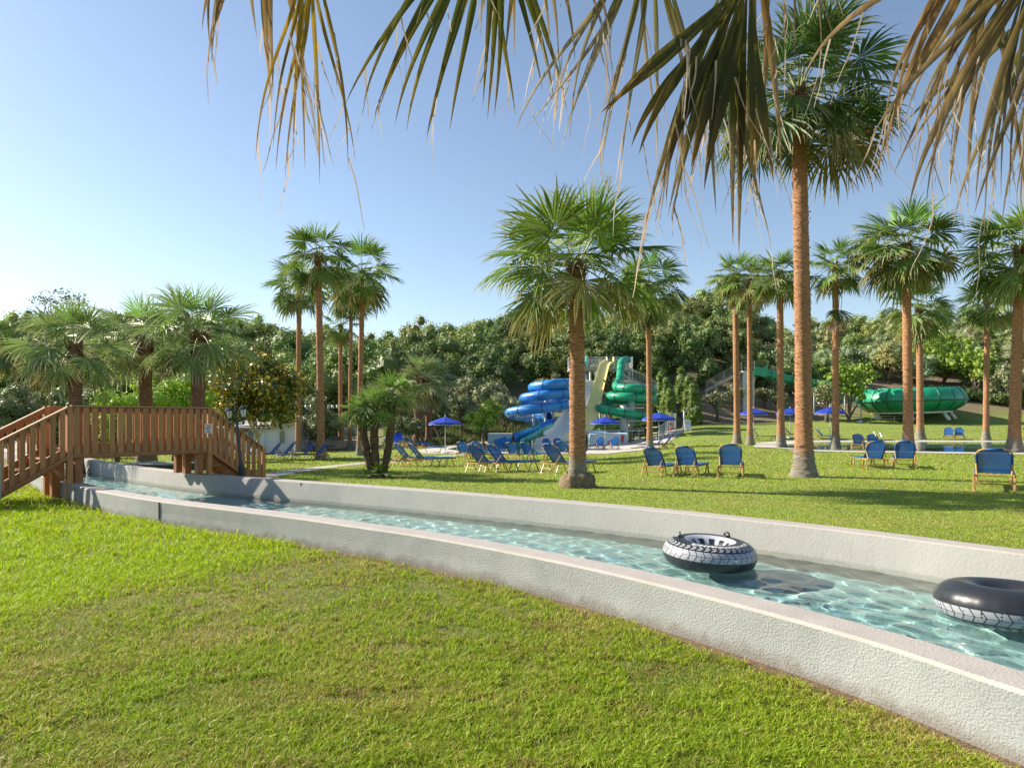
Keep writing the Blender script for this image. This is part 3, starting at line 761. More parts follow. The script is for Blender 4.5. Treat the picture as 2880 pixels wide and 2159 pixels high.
palm("short thick palm cut by the left edge of view, browned lower leaves", -45, 1300, 40, -42, 960, 150, 119, 24, trunk_brown, SG, Y=23, green=gs, tip=(.50, .36, .14), droop=.95, lo=-32)
palm("short thick palm above the top of the left bridge stair", 212, 1330, 36, 210, 975, 178, 120, 26, trunk_brown, SG, Y=21.5, green=gs, tip=ts, droop=.95, lo=-32, hi=84, flare=1.4, fuse=.38)
palm("short thick palm behind the middle of the bridge with wide grey root base", 412, 1303, 38, 408, 955, 175, 121, 24, trunk_brown, SG, Y=25.2, green=gs, tip=ts, droop=.95, lo=-32, hi=84, flare=2.0, fuse=.38)
palm("short thick palm behind the no diving sign, largest of its row", 556, 1311, 41, 560, 945, 195, 122, 26, trunk_brown, SG, Y=23.6, green=gs, tip=ts, droop=.95, lo=-30, hi=86, flare=1.4, fuse=.38)

# clump of three shaggy dwarf palms
g = G(1062, 1343)
th = thing("fan_palm_clump", "clump of three leaning shaggy fan palms beside the stone path", "palm tree", g)
for i, (bx, tx_, ty_, wp, rp_, n_l) in enumerate(((1050, 1012, 1160, 22, 76, 24), (1060, 1052, 1146, 23, 88, 28), (1076, 1106, 1108, 22, 92, 28))):
    b = W(bx, 1340, g.y) - g; b.z = 0; tp = W(tx_, ty_, g.y + (.3 if i == 2 else 0)) - g
    mb = MB(); r = wp * g.y / FPX / 2; rgk = np.random.RandomState(60 + i)
    pts = [b * (1 - s) + tp * s + Vector(((s - s * s) * (.25 if i == 2 else -.12), 0, 0)) for s in np.linspace(0, 1, 14)]
    mb.tube(pts, [r * (1.0 + .12 * math.sin(k * 2.1)) * (.85 + .3 * k / 13) for k in range(14)], 14)
    for k in range(260):                              # shaggy leaf-base stubs
        s = rgk.rand(); c = np.array(b * (1 - s) + tp * s) + np.array(((s - s * s) * (.25 if i == 2 else -.12), 0, 0)); a = rgk.uniform(0, 6.28)
        d = np.array((math.cos(a), math.sin(a), 0)); tg = np.array((-math.sin(a), math.cos(a), 0)); c = c + d * r * .85
        mb.add([c - tg * .02, c + tg * .02, c + d * rgk.uniform(.03, .08) + (0, 0, .07)], tris=[(0, 1, 2)])
    mb.build("trunk", trunk_shag, th)
    lv, pt = crown(rp_ * g.y / FPX, n_l, 70 + i, -25, 80, (.19, .29, .07), (.42, .44, .20), .10, 16, .25, .60, fuse=.30)
    c = lv.build("crown", palm_leaf_m, th); c.location = tp
    c = pt.build("leaf_stalks", petiole_m, th, smooth=True); c.location = tp
lv, pt = crown(.75, 16, 77, 15, 75, (.16, .26, .04), (.22, .24, .08), .1, 14, 0, .55, fuse=.3)
lv.build("basal_shoots", palm_leaf_m, th)

# palm overhead: its old leaves hang into the top of the view
th = thing("palm_tree", "palm overhead whose browning fan leaves hang into the top of view", "palm tree", (1.5, -1.1, 0))
trunk_mesh(4.6, .24, .2, (.1, .3), 200, boots=40).build("trunk", trunk_orange, th, smooth=True)
def frond(hub, axis, nrm, L, nseg, spread, droop, seed, cb, ct, fuse=.42, dry=.45, wmul=.8, curl=.35, threads=14):
    rg = np.random.RandomState(seed); mb = MB(); off = np.array((1.5, -1.1, 0))
    hub = np.array(hub)
    st = tuple(np.linspace(.02, 1, 18) ** .9)
    fan(mb, hub - off, axis, nrm, L, nseg, R(spread), droop, fuse, rg, cb, ct, fold=.22, curl=curl, wmul=wmul, stations=st, tipw=.03, dry=dry, shred=1)
    V = mb.v[0].reshape(nseg, 18, 3, 3)
    for k in range(threads):                          # pale fibres that hang off the leaf edges
        i = rg.randint(nseg); a = V[i, rg.randint(7, 17), rg.choice([0, 2])].astype(float); n = 9; l = rg.uniform(.12, .42)
        d = np.array((rg.uniform(-.35, .35), rg.uniform(-.3, .3), -1.0)); cv = rg.uniform(-.5, .5, 3) * np.array((1, 1, .2)); p = [a]
        for q in range(n - 1): p.append(p[-1] + d * l / n); d = d + cv * .35 * math.sin(q * rg.uniform(.5, 1.4)); d /= np.linalg.norm(d)
        P = np.array(p); wv = np.array((1, .3, 0)) * np.linspace(.0035, .0008, n)[:, None] * rg.uniform(.6, 1.4)
        mb.add(np.stack([P - wv, P + wv], 1).reshape(-1, 3), [(2 * q, 2 * q + 1, 2 * q + 3, 2 * q + 2) for q in range(n - 1)], col=np.array((.62, .50, .38)) * rg.uniform(.6, 1.1))
    top = np.array((1.6, -.8, 4.5)) - off
    h0 = hub - off; mid = (h0 + top) / 2 + np.array((0, .1, .35))
    pp = [(1 - s) ** 2 * top + 2 * s * (1 - s) * mid + s * s * h0 for s in np.linspace(0, 1, 12)]
    mb.tube(pp, np.linspace(.022, .012, 12), 6, col=np.array((.20, .13, .05)))
    return mb.build("frond", palm_frond_m, th, smooth=True)
palm_frond_m = mat("old_palm_leaf", attr=True, rough=.5, trans=.45, spec=.3, var=.35, vscale=14, stretch=(1, 1, .25))
gold = (.30, .20, .02); olive = (.10, .11, .016); tan = (.34, .25, .14); tanl = (.62, .50, .36); rust = (.22, .125, .025); dk = (.075, .075, .012)
def hub(px, py, Y): return tuple(W(px, py, Y))
frond(hub(870, -230, 2.75), (-.01, .05, -1), (.25, -1, .1), 1.02, 9, 7, 2.2, 301, gold, rust, wmul=1.2, dry=.5, curl=.8, threads=26)
frond(hub(790, -340, 2.9), (-.22, .05, -1), (.2, -1, .1), 1.02, 4, 9, 1.5, 302, rust, tan, wmul=.8, dry=.4, curl=.9)
frond(hub(700, -300, 2.9), (-.42, .05, -1), (.2, -1, .1), .72, 4, 16, 1.3, 312, rust, tan, wmul=.5, dry=.3, curl=.8, threads=3)
frond(hub(1375, -310, 2.8), (-.12, .0, -1), (0, -1, .1), 1.04, 16, 30, .55, 303, olive, gold, wmul=.75, dry=.6, fuse=.5, threads=24)
frond(hub(1470, -400, 2.6), (.10, .0, -1), (.1, -1, .1), .80, 9, 26, 1.2, 304, gold, tan, wmul=.6, dry=.6)
frond(hub(2105, -60, 2.5), (-.36, .0, -1), (.15, -1, .05), .80, 14, 27, .5, 305, dk, rust, wmul=1.05, dry=.62, fuse=.62, threads=30)
frond(hub(2075, -90, 2.55), (-.30, .0, -1), (.1, -1, .05), 1.08, 9, 16, .8, 313, olive, tan, wmul=.8, dry=.45, fuse=.5, threads=26, curl=.6)
frond(hub(1830, -230, 2.7), (-.16, .1, -1), (.0, -1, .05), 1.02, 14, 24, .9, 306, (.15, .13, .03), tanl, wmul=.7, dry=.35, threads=30, curl=.7)
frond(hub(2110, -230, 2.9), (.06, .1, -1), (-.1, -1, .05), 1.05, 5, 12, .8, 307, rust, tan, wmul=.7, dry=.3, curl=.6)
frond(hub(2250, -330, 2.9), (-.10, .1, -1), (-.1, -1, .05), .75, 8, 26, .8, 314, rust, tan, wmul=.4, dry=.3)
frond(hub(2920, -140, 2.6), (-.62, .0, -1), (.3, -1, .05), 1.12, 15, 28, 1.0, 308, (.13, .11, .03), tan, wmul=.7, dry=.3, threads=30, curl=.6)
frond(hub(2960, -160, 2.4), (-.20, .05, -1), (.0, -1, .05), 1.06, 14, 34, 1.0, 309, (.17, .12, .03), tan, wmul=.75, dry=.3, threads=30, curl=.6)
frond(hub(2800, -240, 2.7), (-.42, .1, -1), (.2, -1, .05), 1.12, 10, 26, .9, 310, rust, (.30, .21, .12), wmul=.65, dry=.25, threads=20, curl=.7)
frond(hub(3010, -60, 2.8), (-.22, .1, -1), (.3, -1, .05), 1.12, 16, 40, 1.2, 311, (.14, .13, .03), tan, wmul=.8, dry=.4, threads=20)
#--PART3--
# ------------------------------------------------------------------ leafy trees
leaf_m = mat("tree_leaves", attr=True, rough=.55, trans=.25, spec=.35)
gloss_leaf_m = mat("glossy_leaves", attr=True, rough=.32, trans=.18, spec=.6)
bark_m = mat("bark", (.12, .095, .07), .95, var=.35, vscale=6, bump=.8, bscale=18)
pale_bark_m = mat("pale_bark", (.38, .34, .28), .9, var=.2, vscale=5, bump=.4, bscale=14)

def leaf_arrays(blobs, dens, size, rg, ca, cb, asp=.5, up=.15, core=True):
    """blobs: (centre, radii); leaf quads spread through the outer shell of each blob, and a small rough core inside"""
    Vs, Cs = [], []
    for c, rad in blobs:
        rad = np.broadcast_to(np.asarray(rad, float), (3,))
        n = max(20, int(dens * (rad[0] * rad[1] + rad[0] * rad[2] + rad[1] * rad[2]) / size ** 2))
        d = rg.normal(size=(n, 3)); d /= np.linalg.norm(d, axis=1)[:, None]
        s = rg.uniform(.62, 1.08, (n, 1)) ** .8
        p = np.asarray(c) + d * rad * s
        nr = d * .7 + rg.normal(size=(n, 3)) * .55 + np.array((0, 0, up)); nr /= np.linalg.norm(nr, axis=1)[:, None]
        t = np.cross(nr, rg.normal(size=(n, 3))); t /= np.linalg.norm(t, axis=1)[:, None] + 1e-9
        b = np.cross(nr, t)
        L = size * rg.uniform(.6, 1.3, (n, 1)) * .5
        Vs.append(np.stack([p + t * L, p + b * L * asp * 1.2 + nr * L * .15, p - t * L, p - b * L * asp * 1.2 + nr * L * .15], 1))
        k = np.clip(rg.normal(.5, .3, (n, 1)) + rg.uniform(-.25, .25), 0, 1)
        Cs.append((np.array(ca) * (1 - k) + np.array(cb) * k) * rg.uniform(.8, 1.2, (n, 1)))
    V = np.concatenate(Vs); C = np.concatenate(Cs)
    return V, np.repeat(C[:, None, :], 4, 1)
def core_mesh(mb, blobs, rg, ca, cb, f=.62):
    for c, rad in blobs:
        rad = np.broadcast_to(np.asarray(rad, float), (3,)) * f
        m_, n_ = 6, 8
        th_ = np.linspace(0, math.pi, m_); ph_ = np.arange(n_) / n_ * 2 * math.pi
        P = np.stack([np.sin(th_)[:, None] * np.cos(ph_), np.sin(th_)[:, None] * np.sin(ph_), np.cos(th_)[:, None] * np.ones(n_)], -1)
        P = P * rad * rg.uniform(.8, 1.15, (m_, n_, 1)) + np.asarray(c)
        q = [(i * n_ + j, (i + 1) * n_ + j, (i + 1) * n_ + (j + 1) % n_, i * n_ + (j + 1) % n_) for i in range(m_ - 1) for j in range(n_)]
        mb.add(P.reshape(-1, 3), q, col=np.array(ca) * .5 + np.array(cb) * .5)
def leaves_to(mb, V, C):
    n = len(V); mb.add(V.reshape(-1, 3), np.arange(n * 4).reshape(-1, 4), col=C.reshape(-1, 3))
def crown_blobs(rg, rx, rz, zc, n, f=(.28, .5), cone=0.0):
    bl = []
    for i in range(n):
        d = rg.normal(size=3); d /= np.linalg.norm(d); k = rg.uniform(.25, .85)
        z = d[2] * rz * k
        sc = 1 - cone * (z / rz * .5 + .5)
        c = np.array((d[0] * rx * k * sc, d[1] * rx * k * sc, zc + z))
        r = rx * rg.uniform(*f) * (1 - .5 * cone * (z / rz * .5 + .5))
        bl.append((c, (r, r, r * rg.uniform(.65, .95))))
    return bl
def tree(name, label, cat, base, h, rx, ca, cb, seed, trunk_h=.3, n=16, size=.16, dens=3.0, cone=0.0, bark=None, mleaf=None, tr=None, group=None, asp=.5, f=(.28, .5), core=.6, lean=0.0, limbs=5):
    rg = np.random.RandomState(seed)
    th = thing(name, label, cat, base, group=group)
    zb = h * trunk_h; rz = (h - zb) / 2; zc = zb + rz
    bl = crown_blobs(rg, rx, rz * .8, zc, n, f, cone)
    mb = MB()
    if core: core_mesh(mb, bl, rg, ca, cb, core)
    V, C = leaf_arrays(bl, dens, size, rg, ca, cb, asp)
    leaves_to(mb, V, C)
    mb.build("crown", mleaf or leaf_m, th)
    mb = MB(); r = tr or h * .025
    fork = np.array((lean * .4, 0, zb * .75 + .1))
    mb.tube([(0, 0, -.3), (lean * .1, 0, zb * .3), fork], [r * 1.35, r, r * .85], 9)
    for i in range(min(limbs, len(bl))):
        c = np.array(bl[i][0]); mid = fork * .45 + c * .55 + rg.uniform(-.12, .12, 3) * h * .2
        mb.tube([fork - (0, 0, r), fork * .8 + mid * .2, mid, c], [r * .7, r * .55, r * .4, r * .15], 7)
    mb.build("trunk", bark or bark_m, th, smooth=True)
    return th
def tree_px(name, label, cat, px, y_base, y_top, rpx, Y, *a, **k):
    b = W(px, y_base, Y); h = (y_base - y_top) / FPX * Y
    b.z = min(b.z, float(HT(b.x, b.y))) if k.pop('snap', False) else b.z
    return tree(name, label, cat, b, h, rpx / FPX * Y, *a, **k)

lime = ((.20, .36, .02), (.38, .54, .05)); oliv = ((.20, .225, .10), (.36, .37, .20)); oliv_d = ((.12, .15, .06), (.24, .27, .12))
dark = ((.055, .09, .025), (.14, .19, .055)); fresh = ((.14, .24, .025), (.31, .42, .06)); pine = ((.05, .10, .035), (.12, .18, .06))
ol_y = ((.22, .22, .07), (.40, .38, .15))
def tb(px, Y): 
    X = (px - 1440) / FPX * Y; return HZ - (float(HT(X, Y)) - CAMZ) * FPX / Y
def T(name, label, cat, px, Y, ytop, rpx, cols, seed, **k):
    return tree_px(name, label, cat, px, tb(px, Y) + 2, ytop, rpx, Y, cols[0], cols[1], seed, **k)
T("magnolia_tree", "magnolia with glossy dark and golden leaves in front of the white building", "tree", 725, 37, 955, 158, ((.07, .11, .02), (.15, .19, .03)), 1, trunk_h=.20, n=60, size=.24, dens=5.0, bark=pale_bark_m, mleaf=gloss_leaf_m, tr=.085, cone=.35, f=(.22, .36), core=.5)
for o in [o for o in bpy.data.objects["magnolia_tree"].children if o.name.startswith("crown")]:
    C = o.data.attributes["Col"]; n = len(C.data); arr = np.zeros(n * 4, np.float32); C.data.foreach_get("color", arr); arr = arr.reshape(-1, 4)
    rg = np.random.RandomState(4); nl = n // 4; gold_ = rg.rand(nl) < .40
    for k in range(nl):
        if gold_[k] and k > 500: arr[k * 4:k * 4 + 4, :3] = np.array((.56, .40, .035)) * rg.uniform(.6, 1.25)
    C.data.foreach_set("color", arr.ravel())
T("leafy_tree", "bright lime green leafy tree behind the left half of the bridge", "tree", 330, 31, 1035, 105, lime, 2, trunk_h=.12, n=26, size=.13, f=(.22, .4))
T("leafy_tree", "bright lime green leafy tree seen between two thick palm trunks", "tree", 490, 33, 995, 105, lime, 3, trunk_h=.15, n=28, size=.13, f=(.22, .38))
T("leafy_tree", "small fresh green round tree left of the blue tube slide", "tree", 1362, 53, 1108, 58, fresh, 4, trunk_h=.2, n=24, size=.2, lean=-.4, f=(.26, .42))
T("eucalyptus_tree", "tall thin eucalyptus on the left skyline, pale and open crowned", "tree", 128, 88, 815, 52, ((.10, .12, .06), (.20, .21, .12)), 5, trunk_h=.72, n=9, size=.32, dens=1.1, core=0, bark=pale_bark_m, f=(.3, .5), tr=.16)
T("eucalyptus_tree", "broader yellowish eucalyptus on the left skyline above the thick palms", "tree", 208, 86, 800, 58, ((.13, .13, .055), (.24, .22, .11)), 6, trunk_h=.68, n=11, size=.32, dens=1.3, core=0, bark=pale_bark_m, f=(.3, .5), tr=.18)
T("olive_tree", "pale yellow-green tall tree behind the crowns of the thick palms", "tree", 235, 60, 880, 100, ol_y, 7, trunk_h=.25, n=26, size=.26, f=(.22, .38), core=.5)
T("olive_tree", "grey-green olive tree at the left edge above the bridge stair", "tree", 20, 41, 1062, 80, oliv_d, 8, trunk_h=.2, n=22, size=.16)
T("olive_tree", "grey-green olive tree just left of the bridge rail, darker trunk", "tree", 118, 44, 1078, 66, oliv_d, 9, trunk_h=.25, n=20, size=.17)
T("conifer_tree", "low feathery green conifer behind the trunk of the stair palm", "tree", 170, 38, 1072, 62, ((.07, .11, .025), (.14, .18, .05)), 10, trunk_h=.15, n=22, size=.2, asp=.2)
T("olive_tree", "grey-green olive tree behind the trunk of the stair palm", "tree", 255, 46, 1080, 62, oliv, 11, trunk_h=.25, n=20, size=.17)
T("dense_bush", "dark rounded bush behind the two trunks of the left palm cluster", "bush", 800, 62, 1040, 62, dark, 12, trunk_h=.1, n=22, size=.25)
T("dense_bush", "low hedge-like bush behind the green chairs and floodlights", "bush", 905, 60, 1108, 74, oliv_d, 13, trunk_h=.1, n=22, size=.22)
T("dense_bush", "dark green bush right of the fan palm clump", "bush", 1140, 56, 1138, 52, oliv_d, 14, trunk_h=.1, n=20, size=.2)
OG = "olive trees on the slope left of the slides"
for i, (px, Y, yt, r, c, lab) in enumerate([
    (1235, 60, 1108, 52, oliv_d, "dark olive tree behind the open blue parasol, lowest of its row"),
    (1262, 66, 1068, 50, oliv, "silvery olive tree above and left of the small fresh green tree"),
    (1296, 64, 1090, 46, oliv_d, "olive tree just left of the small fresh green tree"),
    (1315, 73, 1038, 46, oliv, "silvery olive tree at the foot of the dark wood, left of the blue slide"),
    (1400, 72, 1052, 48, oliv, "pale olive tree left of the middle blue loop"),
    (1420, 66, 1085, 48, oliv, "pale olive tree right above the small fresh green tree"),
    (1442, 69, 1100, 34, oliv_d, "small dark olive tree touching the lowest blue loop"),
    (1365, 70, 1070, 46, oliv, "pale olive tree directly above the small fresh green tree"),
    (1520, 75, 1042, 34, oliv, "silvery olive tree above the top loop of the blue slide"),
    (1562, 75, 1036, 32, oliv, "silvery olive tree above the blue slide, beside the stout palm trunk"),
    (1215, 70, 1046, 50, oliv_d, "olive tree above the pair of short palms"),
    (1120, 64, 1092, 60, oliv_d, "dark olive tree between the fan palms and the short palms"),
    (1060, 68, 1050, 60, oliv_d, "dark olive tree behind the crowns of the fan palm clump"),
    (1170, 76, 1030, 44, oliv_d, "dark olive tree at the wood edge above the left short palm")]):
    T("olive_tree", lab, "tree", px, Y, yt, r, c, 30 + i, trunk_h=.16, n=20, size=.24, group=OG, f=(.28, .46), dens=2.6)
OR = "olive trees on the bare slope right of the hedges"
for i, (px, Y, yt, r, lab) in enumerate([
    (2018, 75, 1088, 42, "olive tree with dark forked trunk right beside the cypress hedge"),
    (2062, 79, 1080, 40, "olive tree below the grey ramp railing"),
    (2150, 81, 1088, 36, "olive tree under the green slide inlet"),
    (2188, 79, 1098, 40, "olive tree with bare dark trunk left of the tallest palm"),
    (2225, 86, 1082, 40, "olive tree behind the trunk of the tallest palm"),
    (2325, 75.5, 1060, 48, "olive tree right of the tallest palm under the long green tube")]):
    T("olive_tree", lab, "tree", px, Y, yt, r, oliv, 50 + i, trunk_h=.36, n=18, size=.26, group=OR, f=(.26, .42), dens=2.0, core=.45, tr=.2)
BT = "light green trees around the green bowl"
for i, (px, Y, yt, r, c, lab) in enumerate([
    (2388, 75.5, 972, 82, fresh, "large light green tree left of the green bowl"),
    (2500, 92, 950, 80, ol_y, "light yellowish tree directly behind the green bowl"),
    (2655, 91, 905, 105, fresh, "largest light green tree with bare twigs above the green bowl"),
    (2745, 86, 955, 80, fresh, "light green tree right of the green bowl"),
    (2835, 82, 1010, 70, oliv, "grey-green tree between the two right-hand palm trunks"),
    (2925, 80, 1030, 70, oliv, "grey-green tree at the right edge behind the dark banded palm"),
    (2300, 92, 1010, 50, fresh, "fresh green bush on the slope right of the tallest palm")]):
    T("leafy_tree", lab, "tree", px, Y, yt, r, c, 70 + i, trunk_h=.08, n=40, size=.34, group=BT, f=(.2, .34), dens=1.7, core=.45)

for i, (px, Y, yt, r, lab) in enumerate([(2478, 85.5, 1112, 56, "dark bush added as shade behind the left end of the green bowl"), (2600, 86.5, 1104, 60, "dark bush added as shade behind the middle of the green bowl"), (2715, 85, 1106, 60, "dark bush added as shade right of the green bowl"), (2812, 83, 1112, 56, "dark bush added as shade at the lawn edge left of the dark banded palm"), (2900, 82, 1108, 56, "dark bush added as shade at the lawn edge by the right side of view")]):
    T("dense_bush", lab, "bush", px, Y, yt, r, dark, 140 + i, trunk_h=.05, n=24, size=.26, f=(.3, .48))  # bushes added to stand in for the deep shade around the bowl
# clipped conifer hedges that climb beside the stairs
def hedge(label, cols, seed):
    rg = np.random.RandomState(seed); c0 = W(*cols[-1][:1], cols[-1][2], cols[-1][3]); c0.z = float(HT(c0.x, c0.y))
    th = thing("conifer_hedge", label, "hedge", c0, group="conifer hedges beside the hillside stairs")
    mb = MB(); tk = MB()
    for px, yt, yb, Y, rp in cols:
        t = np.array(W(px, yt, Y) - c0); b = np.array(W(px, yb, Y) - c0); g = float(HT(*W(px, yb, Y)[:2])) - c0.z; b[2] = min(b[2], g + .3); r = rp / FPX * Y
        bl = [(b * (1 - s) + t * s + rg.uniform(-.1, .1, 3) * r, r * (1.05 - .55 * s ** 2) * rg.uniform(.85, 1.1)) for s in np.linspace(.08, .94, 8)]
        core_mesh(mb, bl, rg, (.09, .14, .025), (.09, .14, .025), .85)  # core darker than the leaves: shade inside the hedge put into its colour
        V, C = leaf_arrays(bl, 4.5, .26, rg, (.12, .20, .02), (.27, .37, .045), asp=.35, up=.5)
        leaves_to(mb, V, C); tk.tube([b - (0, 0, .6), b * .5 + t * .5], [.14, .05], 7)
    mb.build("foliage", leaf_m, th); tk.build("stems", bark_m, th)
hedge("clipped conifer hedge left of the hillside stairs, stepping down to the right", [(1860, 1042, 1120, 78, 22), (1876, 1064, 1150, 75, 24), (1886, 1096, 1175, 72, 22)], 5)
hedge("clipped conifer hedge right of the hillside stairs, behind the notice board", [(1916, 1038, 1110, 79, 20), (1938, 1060, 1150, 76, 23), (1952, 1080, 1180, 73, 25)], 6)

# strappy plants among the slides
for i, (px, Y, yt, r, lab) in enumerate([(1712, 62.5, 1052, 30, "broad-leaved tropical plant between the yellow slide and the green tubes"), (1655, 60.5, 1100, 14, "small tropical plant beside the top of the white slide")]):
    b = W(px, tb(px, Y), Y); th = thing("tropical_plant", lab, "plant", b); rg = np.random.RandomState(90 + i); mb = MB(); h = (tb(px, Y) - yt) / FPX * Y; sp = r / FPX * Y
    for k in range(60):
        a = rg.uniform(0, 6.28); z = rg.uniform(.25, .9) * h; d = np.array((math.cos(a), math.sin(a), 0)); p = d * rg.uniform(0, .5) * sp + np.array((0, 0, z)); e = d * .7 + np.array((0, 0, rg.uniform(.2, .9))); L_ = rg.uniform(.4, .8) * sp * 1.2
        t = np.cross(e, (0, 0, 1)); t /= np.linalg.norm(t); wv = L_ * .14
        q = p + e * L_ * .5; f_ = p + e * L_ * .9 + d * L_ * .25 - np.array((0, 0, .25 * L_))
        mb.add([p, q - t * wv, f_, q + t * wv], [(0, 1, 2, 3)], col=np.array((.09, .15, .03)) * rg.uniform(.6, 1.5))
    mb.build("leaves", gloss_leaf_m, th)
    tk = MB()
    for k in range(5): a = k * 1.3; tk.tube([(math.cos(a) * .1, math.sin(a) * .1, -.2), (math.cos(a) * .4 * sp, math.sin(a) * .4 * sp, h * .7)], [.06, .03], 6)
    tk.build("stems", bark_m, th)
for i, (px, Y, yt, r, c, lab) in enumerate([(1712, 58, 1190, 34, fresh, "low green bush under the green spiral slide behind the splash wall"), (1800, 60, 1196, 30, ol_y, "dry pinkish bush behind the metal railing of the slide area"), (1835, 62, 1190, 26, fresh, "low green bush beside the ramp below the cypress hedge"), (1480, 60, 1205, 16, fresh, "small tuft of shrub between the two slide flumes"), (1790, 70, 1150, 60, dark, "dark bush in the shade below the platform stairs"), (1850, 72, 1160, 40, dark, "dark bush at the foot of the left cypress hedge")]):
    T("low_bush", lab, "bush", px, Y, yt, r, c, 110 + i, trunk_h=.05, n=16, size=.2, f=(.3, .5))

# the wooded hill: far too many trees to count
rg = np.random.RandomState(77)
protos = []
for i in range(7):
    r_ = np.random.RandomState(400 + i); cone = .75 if i in (2, 5) else .1
    bl = crown_blobs(r_, 1.0, 1.0 if cone < .5 else 1.5, 1.15 if cone < .5 else 1.6, 13, (.34, .55), cone)
    V, C = leaf_arrays(bl, 1.9, .092, r_, (.6, .62, .58), (1.5, 1.45, 1.35), asp=.6)
    m_ = MB(); core_mesh(m_, bl, r_, (.8, .8, .8), (.9, .9, .9), .6)
    protos.append((V, C, np.concatenate(m_.v), np.concatenate(m_.q)))
mb = MB(); nt_w = 0
Yv = 62.0
while Yv < 150:
    st = 3.6 if Yv < 125 else 5.5
    for px in np.arange(-420, 3350, st / Yv * FPX):
        p_ = px + rg.uniform(-.4, .4) * st / Yv * FPX; Y_ = Yv + rg.uniform(-.5, .5) * st
        front = np.interp(p_, [0, 600, 760, 1100, 1300, 1450, 1600, 1840, 1930, 1990, 2080, 2240, 2330, 2500, 2880], [62, 66, 68, 74, 76, 80, 80, 82, 84, 84, 84, 85, 87, 90, 88])
        if Y_ < front: continue
        if rg.rand() < .08: continue
        X_ = (p_ - 1440) / FPX * Y_; z_ = float(HT(X_, Y_)) - .4
        cz = S(2050, 2250, p_); lz = S(1150, 800, p_)
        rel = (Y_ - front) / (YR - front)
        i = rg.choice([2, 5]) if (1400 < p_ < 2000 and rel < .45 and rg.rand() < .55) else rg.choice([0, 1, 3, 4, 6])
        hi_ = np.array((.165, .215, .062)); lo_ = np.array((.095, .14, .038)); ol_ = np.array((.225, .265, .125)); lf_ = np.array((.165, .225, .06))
        base = lo_ * (1 - rel) + hi_ * rel  # lighter towards the ridge: sunlit tops put into the tree colour
        base = base * (1 - cz) + (ol_ if rg.rand() < .75 else hi_) * cz
        base = base * (1 - lz) + lf_ * lz
        base = base * rg.uniform(.9, 1.65) * (.85 if i in (2, 5) else 1) * np.array((rg.uniform(.85, 1.2), 1, rg.uniform(.8, 1.2)))
        V, C, cv, cq = protos[i]
        s = rg.uniform(2.0, 3.3) * (1.0 - .25 * cz) * (1.15 if Y_ > 118 else 1) * (1 + .35 * (rg.rand() < .06)); a = rg.uniform(0, 6.28)
        Rm = np.array([(math.cos(a), -math.sin(a), 0), (math.sin(a), math.cos(a), 0), (0, 0, rg.uniform(.9, 1.15))]) * s
        o_ = np.array((X_, Y_, z_))
        leaves_to(mb, V @ Rm.T + o_, C * base)
        mb.add(cv @ Rm.T + o_, cq, col=base)
        nt_w += 1
    Yv += st * .95
kind(mb.build("wooded_hillside", leaf_m), "stuff")

# ------------------------------------------------------------------ wooden bridge
wood_m = mat("bridge_wood", (.42, .175, .055), .62, color2=(.28, .108, .033), vscale=3.2, bump=.25, bscale=12, stretch=(9, 9, 1.0), objvar=.22)
wood_w = mat("bridge_wood_worn", (.48, .225, .085), .7, color2=(.31, .14, .05), vscale=4.0, bump=.25, bscale=12, stretch=(7, 7, .9), objvar=.22)
wood_t = mat("bridge_tread_wood", (.44, .25, .13), .7, color2=(.32, .17, .08), vscale=3, bump=.2, stretch=(6, 1.2, 6))
B0 = Vector((-9.10, 14.0, 0)); D = Vector((.6, .8, 0)); E = Vector((-.8, .6, 0)); BW = 1.10; SP = 3.0
bridge = thing("wooden_bridge", "arched-rail wooden footbridge with steps at both ends across the lazy river", "bridge", B0)
def bp_(s, e, z): return np.array(D * s + E * e + Vector((0, 0, z)))
rotB = np.array([(D.x, -E.x * -1 if False else E.x, 0), (D.y, E.y, 0), (0, 0, 1)])
def bbox(mb, s, e, z0, z1, ws, we): mb.box(bp_(s, e, (z0 + z1) / 2), (ws, we, z1 - z0), rotB)
ZD, ZT = 1.05, 1.90
mb = MB(); k = 21
for i in range(k): bbox(mb, .07 + i * (SP - .14) / (k - 1), BW / 2, ZD - .035, ZD, .132, BW - .02)
mb.build("deck", wood_t, bridge, bevel=.004)
mb = MB(); [bbox(mb, SP / 2, e, ZD - .22, ZD - .04, SP - .1, .06) for e in (.04, BW / 2, BW - .04)]
mb.build("deck_beams", wood_w, bridge, bevel=.004)
def stair_z(s):
    if s < 0: return ZD + s * .575
    if s > SP: return ZD - (s - SP) * .70
    return ZD
